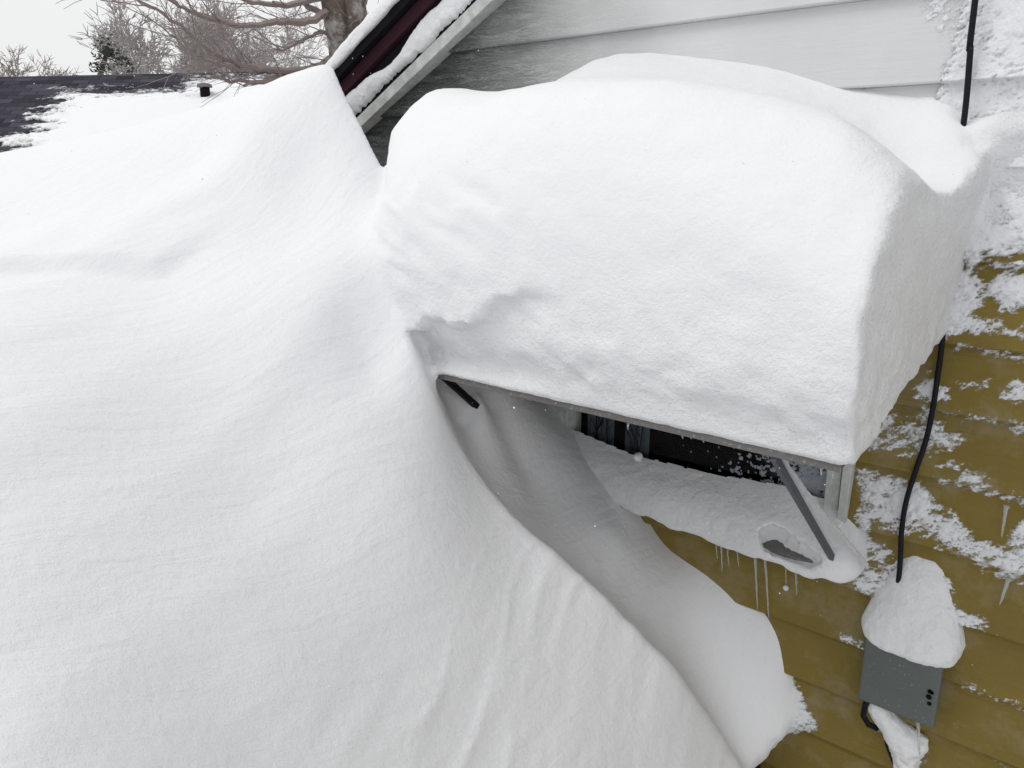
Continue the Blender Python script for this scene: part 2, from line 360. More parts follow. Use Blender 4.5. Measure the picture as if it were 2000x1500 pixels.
HO = [
    (-1.440, -0.660, 2.121), (-1.374, -0.640, 1.970), (-1.221, -0.580, 1.759), (-1.095, -0.530, 1.654), (-0.978, -0.470, 1.543), (-0.835, -0.370, 1.349), (-0.715, -0.260, 1.099),
    (-1.456, -0.500, 1.928), (-1.292, -0.440, 1.714), (-1.166, -0.385, 1.600), (-1.038, -0.335, 1.488), (-0.884, -0.240, 1.287), (-0.748, -0.155, 1.044),
    (-1.444, -0.460, 1.991), (-1.453, -0.420, 1.969), (-1.436, -0.330, 1.934), (-1.463, -0.180, 1.894), (-1.400, -0.350, 1.824), (-1.324, -0.230, 1.721), (-1.150, -0.215, 1.590), (-0.975, -0.160, 1.396), (-0.789, -0.090, 1.203),
    (-1.522, 0.000, 1.841), (-1.376, -0.000, 1.700), (-1.218, 0.000, 1.603), (-1.104, 0.000, 1.501), (-0.850, -0.000, 1.438), (-0.704, -0.000, 1.317), (-0.670, 0.000, 1.202), (-0.613, 0.000, 1.122),
    (-1.75, 0, 1.98), (-1.75, -.15, 2.0), (-1.95, -.2, 2.15), (-2.3, -.2, 3.3), (-2.15, -.42, 3.5), (-2.4, -.9, 3.7), (-2.8, -.5, 3.9), (-.45, -.05, .75), (-.35, -.35, .6), (-1.1, -.14, 1.52),
    (-1.75, -1.0, 2.5), (-1.5, -1.1, 2.4), (-1.2, -1.0, 2.2), (-1.0, -.9, 2.0), (-.7, -.75, 1.7), (-.5, -.6, 1.3), (-2.1, -.75, 2.9), (0, -.6, 1.0), (0, -1.5, 2), (-3, -1, 3.2), (-3, 0, 3.0), (-2.4, -.5, 3.2), (-2.0, -.42, 3.2), (-1.8, -.55, 2.7), (-1.62, -.68, 2.42), (.3, 0, .5), (-1.5, -3, 4), (-5, -1, 4)]
hf = tps(DR, 2e-4); hof = tps(HO, 2e-4); ctf = tps(cap_top(), 2e-4)
def axis(a, b, d0, near, far_d, g=1.08):
    pts = list(np.arange(near[0], near[1]+1e-9, d0)); d = d0
    while pts[-1] < b: d = min(d*g, far_d); pts.append(pts[-1]+d)
    d = d0; lo = [pts[0]]
    while lo[-1] > a: d = min(d*g, far_d); lo.append(lo[-1]-d)
    return np.array(lo[::-1][:-1]+pts)
Q = 0.0125
xs = axis(-6.5, 1.2, Q, (-2.35, -.10), .15); ys = axis(-4.5, 1.2, Q, (-1.45, .03), .15); zs = axis(-.2, 3.1, Q, (1.0, 2.95), .06)
X2, Y2 = np.meshgrid(xs, ys, indexing='ij')
H = hf(X2, Y2)
HB = hof(X2, Y2)
s2_ = X2*.93+Y2*.37; t2_ = -X2*.37+Y2*.93
# long soft wind ripples, and one shallow wind-cut step across the upper slope
H += (.015*fbm(s2_*3.4+.5, t2_*.6, 0, 2, 5)+.010*noise3(s2_*8+.5*noise3(t2_*2, s2_*2, 0, 3), t2_*.9, 0, 15))*sstep(-.45, -.9, Y2)*sstep(2.6, 2.3, H)
def seg_step(P, w0, amp, both=False):
    P = np.array(P)[:, :2]; best = np.full(X2.shape, 1e9); sg = np.zeros(X2.shape); tp_ = np.zeros(X2.shape)
    for i in range(len(P)-1):
        a = P[i]; e = P[i+1]-a; tt = np.clip(((X2-a[0])*e[0]+(Y2-a[1])*e[1])/(e@e), 0, 1); dx = X2-a[0]-e[0]*tt; dy = Y2-a[1]-e[1]*tt
        d2 = np.sqrt(dx*dx+dy*dy); m = d2 < best; best = np.where(m, d2, best); cs = np.sign(e[0]*(-2-a[1])-e[1]*(0-a[0])); sg = np.where(m, cs*np.sign(e[0]*dy-e[1]*dx), sg); tp_ = np.where(m, (i+tt)/(len(P)-1), tp_)
    sd = best*sg; return amp*sstep(-.006, w0, sd)*np.exp(-np.maximum(sd, 0)/.30)*sstep(1.0, .55, tp_)*(sstep(0, .35, tp_) if both else 1)
H -= seg_step([(-2.487, -1.747, 2.411), (-2.200, -1.329, 2.388), (-2.155, -1.255, 2.382), (-2.101, -1.194, 2.376), (-1.988, -1.058, 2.363), (-2.009, -0.922, 2.378), (-2.052, -0.755, 2.447)], .05, .045)
H -= seg_step([(-2.133, -0.697, 2.528), (-2.132, -0.794, 2.523), (-2.168, -0.925, 2.512), (-2.244, -1.016, 2.499)], .08, .02, True)
# wind ripples laid by the storm
edge = np.maximum(np.abs(X2+2.6)-3.4, 0)
H = np.where(X2 > .6, np.minimum(H, .1), H)
H = smin(H, HB, .018+.02*sstep(1.5, 1.2, H))
gx, gy = np.gradient(H, xs, ys); SL = np.sqrt(1+np.minimum(gx**2+gy**2, 4))
f = ((zs[None, None, :]-H[:, :, None])/SL[:, :, None]).astype(np.float32)
# scour gap between drift and house: the drift ends in a sharp wall at y = -.45 left of the awning
def carve(f, cut): return smax(f, -cut, .012)
cut2 = smax((-.455-Y2), (X2+1.66), .03)                 # <0 inside gap
cut2 = np.maximum(cut2, Y2-.55)
f = smax(f, np.minimum(-cut2[:, :, None], (zs-1.2)[None, None, :]).astype(np.float32), .012)
# house body keeps the drift out of the wall
# the tip of the drift is undercut beside the wall
uc = X2[:, :, None]-(-.632+(zs-1.12)*.62)[None, None, :]
uc = np.where(Y2[:, :, None] > -.38, uc, -1)+np.where(zs < 1.13, 0, -1.0)[None, None, :]
f = smax(f, (np.minimum(uc+.012*noise3(X2[:, :, None]*30, Y2[:, :, None]*30, zs[None, None, :]*30, 7), .05)).astype(np.float32), .05)
# cap on the awning
ix = slice(np.searchsorted(xs, -2.3), np.searchsorted(xs, .45)); iy = slice(np.searchsorted(ys, -.9), np.searchsorted(ys, .03)); iz = slice(np.searchsorted(zs, 1.9), np.searchsorted(zs, 3.05))
xc, yc, zc = np.meshgrid(xs[ix], ys[iy], zs[iz], indexing='ij')
top = ctf(X2[ix, iy], Y2[ix, iy])[:, :, None]+.006-.012*sstep(-1.2, -1.6, X2[ix, iy])[:, :, None]
awn_z = 2.24+(2.100-2.24)*(-yc/.605)
Yf = .619+.034*sstep(2.12, 2.25, zc)-.02*sstep(2.2, 2.75, zc)-.06*sstep(2.45, 2.8, zc)
wv = .03*noise3(xc*2.3, 0, zc*3.0, 3)*sstep(2.11, 2.2, zc)
lip = np.interp(xc, [-1.46, -1.44, -1.40, -1.36, -1.31, -1.275, -1.25, -1.20, -1.12], [2.20, 2.228, 2.240, 2.232, 2.240, 2.240, 2.255, 2.31, 2.33])+.006*noise3(xc*45, 0, 0, 6)
Yf = Yf-(.034*(1-sstep(lip-.004, lip+.012, zc))*sstep(-1.0, -1.22, xc))*sstep(-1.75, -1.5, xc)*sstep(2.10, 2.14, zc)
fa = zc-top; fb = (-yc-Yf-wv*.5)*.97
xr_ = -.418+.10*(zc-2.24)*sstep(-.45, -.05, yc)+.008*sstep(-.1, -.5, yc)
fc = xc-xr_
fd = (-1.745-.85*(yc+.5)+.9*np.maximum(zc-2.70, 0))-xc
fe = awn_z-.006-zc
cap = smax(smax(fa, fb, .14), fc, .022); cap = smax(cap, fd, .11); cap = smax(cap, fe, .006)
bank = smax(smax(-yc-(.026+.010*noise3(xc*7, 0, zc*7, 33)+.03*sstep(2.5, 2.68, zc)*sstep(-.2, -.42, xc)), zc-2.70-.25*yc+.03*noise3(xc*6, 0, 0, 35)+.10*(xc+.44)*(xc > -.44), .03), 2.452+.02*noise3(xc*9, 0, 0, 36)-zc, .03)
bank = smax(bank, np.maximum(-.44-xc, xc-.36), .03)
cap = smin(cap, bank, .02).astype(np.float32)
fdr = f[ix, iy, iz].copy()
f[ix, iy, iz] = smin(f[ix, iy, iz], cap, (.045+.075*sstep(-.5, -.62, yc)*sstep(2.25, 2.4, zc)).astype(np.float32))
V, F = surface_nets(f, xs, ys, zs)
V = V.astype(float); Nn = vnormals(V, F)
# relief pushed along the normals
x, y, z = V.T
def tri(fv):   # field sample nearest cell
    i = np.clip(np.searchsorted(xs[ix], x)-1, 0, cap.shape[0]-1); j = np.clip(np.searchsorted(ys[iy], y)-1, 0, cap.shape[1]-1); k = np.clip(np.searchsorted(zs[iz], z)-1, 0, cap.shape[2]-1)
    return fv[i, j, k]
inb = (x > -2.25) & (x < .42) & (y > -.88) & (z > 1.95)
fcap = np.where(inb, tri(cap), 1.0); fdrv = np.where(inb, tri(fdr), -1.0)
capw = sstep(.03, -.03, fcap-fdrv)
gran = fbm(x*22, y*22, z*26, 4, 11)
lowf = sstep(2.42, 2.15, z)
d = capw*(gran*(.0030+.0085*lowf*sstep(2.095, 2.14, z)))
# lumpy right face of the cap
rface = capw*sstep(.5, .9, Nn[:, 0]); d += capw*.006*fbm(x*40, y*40, z*40, 3, 29)*sstep(-.42, -.38, x); d += rface*.007*fbm(x*10, y*9+z*14, z*16-y*6, 4, 23)
# crust wavelets on the upper left of the cap front
cr = capw*sstep(-1.0, -1.25, x)*sstep(2.28, 2.36, z)*sstep(2.66, 2.52, z)
rid = 1-np.abs(noise3(x*9+z*5+.6*noise3(x*5, y*5, z*5, 2), 0, z*26+x*8, 31)); d += cr*.009*(rid-.5)
# streaks on the drift nose and flanks
s_ = x*.93+y*.37; t_ = -x*.37+y*.93
nose = (1-capw)*sstep(1.9, 1.5, z)*sstep(-1.9, -1.2, x)*sstep(-.15, -.4, y)
st = fbm(s_*17, t_*3.2, z*2, 3, 41); d += nose*.0065*st
rdg = np.maximum(0, 1-np.abs(noise3(s_*15+.45*noise3(s_*5, t_*5, 0, 8), t_*1.6+s_*.4, 0, 44))*4)*sstep(-.2, .4, noise3(s_*6, t_*5, 0, 49)); d += nose*.0045*rdg
brd = (1-capw)*(1-nose); d += brd*.0030*fbm(s_*7, t_*1.2, z, 3, 51)
V = V+Nn*d[:, None]
Nn = vnormals(V, F)
# keep what is in front of the wall plane (the rest is buried in the house)
fcx = V[F].mean(1)
keep = ~((fcx[:, 1] > .004) & (fcx[:, 0] > -2.68)); F = F[keep]; fcx = fcx[keep]
iscap = (capw[F].mean(1) > .5)
o = add_np('snow_drift', V, F[~iscap], M['snow'], Nn); tag(o, kind='structure')
o = add_np('awning_snow', V, F[iscap], M['snow_cap'], Nn)
tag(o, 'thick rounded block of snow lying on top of the window awning', 'snow cap')
del f, cap, fdr

# ------------------------------------------------------------------ the house
house = empty('house', (-1.2, 0.1, 0), 'two-tone lap sided house wall, pale above and mustard yellow below, with a snowy gable edge', 'house')
def siding(edges, m, zcut, name):
    # edges: z of every board's bottom edge (ascending); returns front profile
    prof = []
    for a, b in zip(edges[:-1], edges[1:]):
        prof += [(a, -.001), (a+.0005, -.0215), (a+.004, -.0240), (b-.001, -.003)]
    return prof
def yprof(z):   # wall surface y at height z
    e = EDG; i = max(0, min(len(e)-2, int(np.searchsorted(e, z))-1)); t = (z-e[i])/(e[i+1]-e[i]); return -.0240+.021*min(max(t, 0), 1)
YE = [-.15, .0, .155, .31, .465, .62, .775, .93, 1.088, 1.241, 1.399, 1.555, 1.726, 1.899, 2.062, 2.219, 2.405, 2.60]
WE = [2.60, 2.777, 2.963, 3.15, 3.34, 3.53, 3.72, 3.91, 4.10]
EDG = np.array(YE+WE[1:])
WX0, WX1, WZ0, WZ1 = -1.50, -.585, 1.64, 2.23
def wall_mesh(edges, m, name):
    prof = siding(edges, m, None, name); mb = MB()
    xsg = sorted(set(list(np.arange(-2.7, 1.61, .1))+[WX0, WX1]))
    def strip(pf, x0, x1):
        V = []; F = []
        for (z_, y_) in pf: V += [(x0, y_, z_), (x1, y_, z_)]
        for i in range(len(pf)-1): F.append((2*i, 2*i+1, 2*i+3, 2*i+2))
        mb.add(V, F)
    def clip(pf, lo, hi):
        r = []
        for (z0, y0), (z1, y1) in zip(pf[:-1], pf[1:]):
            if z1 < lo or z0 > hi: continue
            a = max(z0, lo); b = min(z1, hi)
            fa = (a-z0)/(z1-z0) if z1 > z0 else 0; fb_ = (b-z0)/(z1-z0) if z1 > z0 else 1
            if not r: r.append((a, y0+(y1-y0)*fa))
            r.append((b, y0+(y1-y0)*fb_))
        return r
    strip(prof, -2.7, WX0); strip(prof, WX1, 1.6)
    if edges[0] < WZ0:
        lo = clip(prof, -9, WZ0); hi = clip(prof, WZ1, 9)
        strip(lo, WX0, WX1); strip(hi, WX0, WX1)
    else: strip(prof, WX0, WX1)
    mb.build(name, m, house)
wall_mesh(YE, M['yellow'], 'lower_siding')
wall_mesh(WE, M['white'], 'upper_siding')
# structure behind the siding
mb = MB(); mb.box((-2.69, .10, -.1), (WX0, .2, 4.1)); mb.box((WX1, .10, -.1), (1.59, .2, 4.1)); mb.box((WX0, .10, -.1), (WX1, .2, WZ0)); mb.box((WX0, .10, WZ1), (WX1, .2, 4.1))
mb.box((-2.70, -.01, -.1), (-2.69, 5, 3.0)); clip_gable(mb.build('wall_core', M['room'], house), .15)
for o_ in house.children: clip_gable(o_, .15)
# window ------------------------------------------------------------
def part(name, mb, m, parent, **k): return mb.build(name, m, parent, **k)
mb = MB()
mb.box((WX0-.12, -.03, WZ0), (WX0-.035, .06, WZ1)); mb.box((WX0-.034, -.022, WZ0), (WX0+.030, .06, WZ1)); mb.box((WX1-.018, -.034, WZ0), (WX1+.004, .06, WZ1))
mb.box((WX1-.060, -.018, WZ0), (WX1-.024, .06, WZ1))
mb.box((WX0-.02, -.032, WZ1-.001), (WX1+.004, .06, WZ1+.04)); mb.box((WX0+.056, -.02, WZ0), (WX1-.061, .06, WZ0+.05))
fr = mb.build('window', M['trimw'], house, bevel=.002)
mb = MB(); mb.box((WX0+.05, .028, WZ0+.04), (WX1-.05, .032, WZ1)); mb.build('pane', M['glass'], fr)
mb = MB(); mb.prism([(WX0-.04, -.076, 1.624), (WX0-.04, -.03, 1.639), (WX0-.04, -.0, 1.639), (WX0-.04, -.0, 1.612), (WX0-.04, -.076, 1.612)], 0, (WX1-WX0-.0, 0, 0)); mb.build('sill', M['gmetal'], fr, bevel=.002)
mb = MB(); mb.add([(WX0, .101, WZ0), (WX1, .101, WZ0), (WX1, .101, WZ1), (WX0, .101, WZ1), (WX0, .8, WZ0), (WX1, .8, WZ0), (WX1, .8, WZ1), (WX0, .8, WZ1)], [(4, 5, 6, 7), (0, 1, 5, 4), (2, 3, 7, 6), (0, 4, 7, 3), (1, 2, 6, 5)]); mb.build('dark_interior', M['room'], fr)
def curtain(x0, x1, seed):
    V = []; F = []; n = 24
    for i in range(n+1):
        xx = x0+(x1-x0)*i/n; yy = .06+.006*math.sin(i*1.1)
        V += [(xx, yy, 1.66), (xx, yy, 2.2)]
    for i in range(n): F.append((2*i, 2*i+1, 2*i+3, 2*i+2))
    c = mesh_obj('curtain', V, F, M['curtain'], fr, True)
    rnd = random.Random(seed); mb = MB()
    for k in range(4):
        p = Vector(((x0+x1)/2+rnd.uniform(-.4, .4)*(x1-x0), .052, 1.70)); d = Vector((rnd.uniform(-.3, .3), 0, 1))
        for j in range(6):
            q = p+d.normalized()*.045; mb.tube([p, q], .0018, 4)
            b = q+Vector((rnd.choice((-1, 1))*.022, 0, .03)); mb.tube([q, b], .0012, 4); p = q; d += Vector((rnd.uniform(-.4, .4), 0, 0))
    mb.build('branch_print', M['twigp'], c)
curtain(-1.445, -1.345, 3); curtain(-1.30, -1.215, 9)
# gable edge ---------------------------------------------------------
RA = Vector((-2.383, -0.060, 2.746)); RB = Vector((-1.745, -0.060, 3.085)); RD = (RB-RA).normalized(); RN = Vector((-RD.z, 0, RD.x))
def rk(s, w_, y_): return RA+RD*s+RN*w_+Vector((0, y_-RA.y, 0))
S0, S1 = -.75, 4.2
def rprism(name, prof, m, parent, sm=False):
    mb = MB(); mb.prism([rk(S0, w_, y_) for (y_, w_) in prof], 0, RD*(S1-S0)); return mb.build(name, m, parent, bevel=.002)
rprism('gable_board', [(-.060, .0), (-.060, .038), (-.004, .038), (-.004, .0)], M['trimw'], house)
rprism('fascia', [(-.052, .040), (-.052, .132), (-.004, .132), (-.004, .040)], M['dark'], house)
rprism('maroon_board', [(-.075, .134), (-.075, .176), (-.004, .176), (-.004, .134)], M['maroon'], house)
rprism('roof', [(-.100, .178), (-.100, .214), (4.0, .214), (4.0, .178)], M['dark'], house)
# snow stuck on the fascia and lying on the roof edge
def band(name, w0, w1, y_, t, seed, m, parent, amp=.3, cutfun=None, rag=.012):
    n = 900; k = 14; s_ = np.linspace(S0, 1.6, n)[:, None]; v = np.linspace(0, 1, k)[None, :]
    sx_ = s_+0*v; lo = w0+rag*fbm(sx_*14, 0, 0, 4, seed)+rag*.6*fbm(sx_*60, 0, 0, 2, seed+5); hi = w1+rag*fbm(sx_*11, 0, 0, 4, seed+1)
    if cutfun: lo, hi = cutfun(sx_, lo, hi)
    ww = lo+(hi-lo)*v; th = t*np.sqrt(np.clip(1-(2*v-1)**2, 0, 1))**.6*(1+amp*fbm(sx_*20, ww*20, 0, 3, seed+2))
    th = th*np.clip((hi-lo)/.02, 0, 1)-.003
    P = np.array(RA)[None, None]+np.array(RD)*sx_[..., None]+np.array(RN)*ww[..., None]; P[..., 1] = y_-th
    V = P.reshape(-1, 3); I = np.arange((n-1)*k).reshape(n-1, k)[:, :-1].ravel(); Fq = np.stack([I, I+1, I+k+1, I+k], 1)
    return add_np(name, V, Fq, m, None, parent)
def cut_f(s, lo, hi): return lo, hi-.035*np.exp(-((s-.27)/.10)**2)
b1 = band('gable_snow', .050, .128, -.050, .024, 3, M['snow_rough'], None, cutfun=cut_f)
tag(b1, 'strip of wind-packed snow stuck to the dark gable board under the roof edge', 'snow')
n = 700; k = 18; s_ = np.linspace(S0, S1, n)[:, None]; a_ = np.linspace(-.25*math.pi, 1.0*math.pi, k)[None, :]
hh = .050+.008*fbm(s_*7, 0, 0, 3, 77)+0*a_; yy = -.07-.045*np.cos(a_)*(1+.15*fbm(s_*16, a_*1.2, 0, 3, 71)); wwv = .218+hh*np.maximum(np.sin(a_), -.25)*(1+.12*fbm(s_*18, a_*1.3, 0, 3, 72))
yy = np.where(a_ > .62*math.pi, yy+1.5*(a_/math.pi-.62)*3, yy)
P = np.array(RA)[None, None]+np.array(RD)*(s_+0*a_)[..., None]+np.array(RN)*wwv[..., None]; P[..., 1] = yy
I = np.arange((n-1)*k).reshape(n-1, k)[:, :-1].ravel()
b2 = add_np('roof_edge_snow', P.reshape(-1, 3), np.stack([I, I+1, I+k+1, I+k], 1), M['snow_rough']); tag(b2, 'rounded roll of snow lying along the top of the gable roof edge', 'snow')

# ------------------------------------------------------------------ awning
aw = empty('awning', (-1.2, -.3, 2.15), 'grey metal window awning buried under snow, front bar and support arms showing', 'awning')
AX0, AX1 = -2.0, -.428
mb = MB(); mb.prism([(AX0, -.012, 2.236), (AX0, -.598, 2.096), (AX0, -.598, 2.088), (AX0, -.012, 2.226)], 0, (AX1-AX0, 0, 0)); mb.build('panel', M['gmetal'], aw)
mb = MB(); mb.prism([(AX0, -.600, 2.101), (AX0, -.612, 2.097), (AX0, -.612, 2.080), (AX0, -.600, 2.080)], 0, (AX1-AX0, 0, 0)); mb.build('front_bar', M['gmetal'], aw, bevel=.0015)
def strut(a, b, wdt, m1):
    a = Vector(a); b = Vector(b); d = (b-a).normalized(); xw = Vector((1, 0, 0)); nn = d.cross(xw).normalized()
    if nn.z < 0: nn = -nn
    mb = MB(); P = [a-xw*wdt/2, a+xw*wdt/2, b+xw*wdt/2, b-xw*wdt/2]; mb.prism([p-nn*.016 for p in P], 0, nn*.016); return mb.build('support_arm', m1, aw, bevel=.001), nn
A1 = Vector((-0.552, -0.600, 2.084)); B1 = Vector((-0.591, -0.045, 1.636))
s1, n1 = strut(A1, B1, .011, M['strut'])
A2 = Vector((-1.436, -0.600, 2.095)); B2 = A2+Vector((-.054, .6, -.50))*.5
strut(A2, B2, .016, M['blackm'])
# snow lying along the arm
nn_ = 90; kk = 9; V = []
for i in range(nn_):
    t = .02+.98*i/(nn_-1); c = A1+(B1-A1)*t+n1*.001+Vector((.004, 0, 0)); wd = (.008+.034*t**1.3); hgt = .004+.026*t*t
    for j in range(kk):
        a = math.pi*j/(kk-1); V.append(c+Vector((1, 0, 0))*(-math.cos(a)*wd+wd*.95-.0065)+n1*(math.sin(a)*hgt)+Vector((.0015*random.uniform(-1, 1), 0, .0015*random.uniform(-1, 1))))
I = np.arange((nn_-1)*kk).reshape(nn_-1, kk)[:, :-1].ravel()
o = add_np('arm_snow', np.array([tuple(v) for v in V]), np.stack([I, I+1, I+kk+1, I+kk], 1), M['snow_rough']); tag(o, 'narrow strip of snow lying along the sloping awning support arm', 'snow')

# ------------------------------------------------------------------ small snow bodies made as fields
def field_snow(name, fn, lo, hi, q, m, label, cat, gran_=.003, sc=35, seed=1, cutwall=.004):
    a = [np.arange(lo[i], hi[i], q) for i in range(3)]; G = np.meshgrid(*a, indexing='ij'); ff = fn(*G)
    V, F = surface_nets(ff, *a); Nv = vnormals(V, F); V = V+Nv*(gran_*fbm(V[:, 0]*sc, V[:, 1]*sc, V[:, 2]*sc, 4, seed))[:, None]
    k_ = V[F].mean(1)[:, 1] < cutwall; o = add_np(name, V, F[k_], m); tag(o, label, cat); return o
def sill_fn(x, y, z):
    top = np.interp(x, [-1.6, -1.42, -1.24, -.985, -.747, -.66, -.60, -.55, -.50, -.44], [1.80, 1.775, 1.750, 1.752, 1.775, 1.765, 1.775, 1.76, 1.68, 1.60])
    sl_ = np.interp(x, [-1.6, -1.2, -.8, -.6, -.5], [.9, .85, .95, 1.0, 1.2])
    zt = top+y*sl_
    bot = np.interp(x, [-1.5, -1.22, -1.05, -.75, -.6, -.5], [1.62, 1.610, 1.592, 1.592, 1.588, 1.575])
    ob = bot+.008*noise3(x*25, 0, 0, 4)
    fr_ = -y-(.080+.010*noise3(x*9, 0, 0, 9)+.022*sstep(-1.0, -.75, x)-.025*sstep(-.62, -.52, x))
    g = smax(smax((z-zt)*.75, fr_, .05), (ob-z), .02)
    g = smax(g, x+.52, .07)
    # scoop that bares the metal sill
    r = np.sqrt(((x+.735)/.050)**2+((y+.075)/.040)**2+((z-1.655)/.040)**2)
    r2 = np.sqrt(((x+.680)/.075)**2+((y+.085+(x+.68)*.1)/.030)**2+((z-1.642)/.028)**2)
    nn_ = .16*noise3(x*45, y*45, z*45, 14)+.10*noise3(x*100, y*100, z*100, 15); g = smax(g, -(r-1+nn_)*.04, .004); g = smax(g, -(r2-1+nn_)*.028, .004)
    return g
field_snow('sill_snow', sill_fn, (-1.58, -.16, 1.55), (-.42, .02, 1.84), .006, M['snow_rough'], 'sloping bank of snow covering the window sill below the dark glass', 'snow', .0022, 40, 3)
def boxs_fn(x, y, z):
    cx = -.40; dx = np.abs(x-cx+.004)
    wdt = np.interp(z, [1.44, 1.50, 1.58, 1.66, 1.72], [.098, .110, .088, .052, .02])
    wdt = wdt+np.where(x > cx, .012, 0)
    dep = np.interp(z, [1.43, 1.47, 1.56, 1.64, 1.71], [.088, .094, .070, .035, .0])
    pw = 3.6-1.6*sstep(1.48, 1.60, z); e = ((dx/wdt)**pw+(np.maximum(-y, 0)/np.maximum(dep, .005))**pw)**(1/pw)
    g = (e-1)*np.minimum(wdt, dep+.01)*.7
    bt = 1.452+.012*((x-cx)/.09)**2*(x < cx)-.022*(x > cx+.05)*0
    return smax(smax(g, bt-z, .012), z-1.70, .03)
field_snow('box_snow', boxs_fn, (-.56, -.13, 1.41), (-.24, .02, 1.74), .005, M['snow_rough'], 'tall mound of snow sitting on the grey utility box', 'snow', .0034, 48, 8)
def low_fn(x, y, z):
    pts = [((-.452, -.03, 1.275), .024), ((-.435, -.03, 1.245), .028), ((-.395, -.028, 1.205), .034), ((-.372, -.028, 1.16), .030), ((-.365, -.026, 1.11), .028), ((-.36, -.02, 1.05), .022), ((-.345, -.025, 1.20), .022)]
    g = None
    for (p, r) in pts:
        d_ = np.sqrt((x-p[0])**2+((y-p[1])*.9)**2+((z-p[2])*.85)**2)-r; g = d_ if g is None else smin(g, d_, .03)
    return g
field_snow('cable_snow', low_fn, (-.52, -.08, 1.0), (-.29, .02, 1.32), .004, M['snow_rough'], 'ragged clump of snow hanging on the cables under the grey utility box', 'snow', .005, 55, 12)
# small chunk on the sill
def chunk(x, y, z):
    return np.sqrt((x+1.195)**2+(y+.03)**2+((z-1.765)*1.0)**2)-.014
field_snow('snow_lump', chunk, (-1.23, -.07, 1.73), (-1.16, .0, 1.80), .003, M['snow_rough'], 'small loose lump of snow sitting by the dark window glass', 'snow', .006, 60, 5)

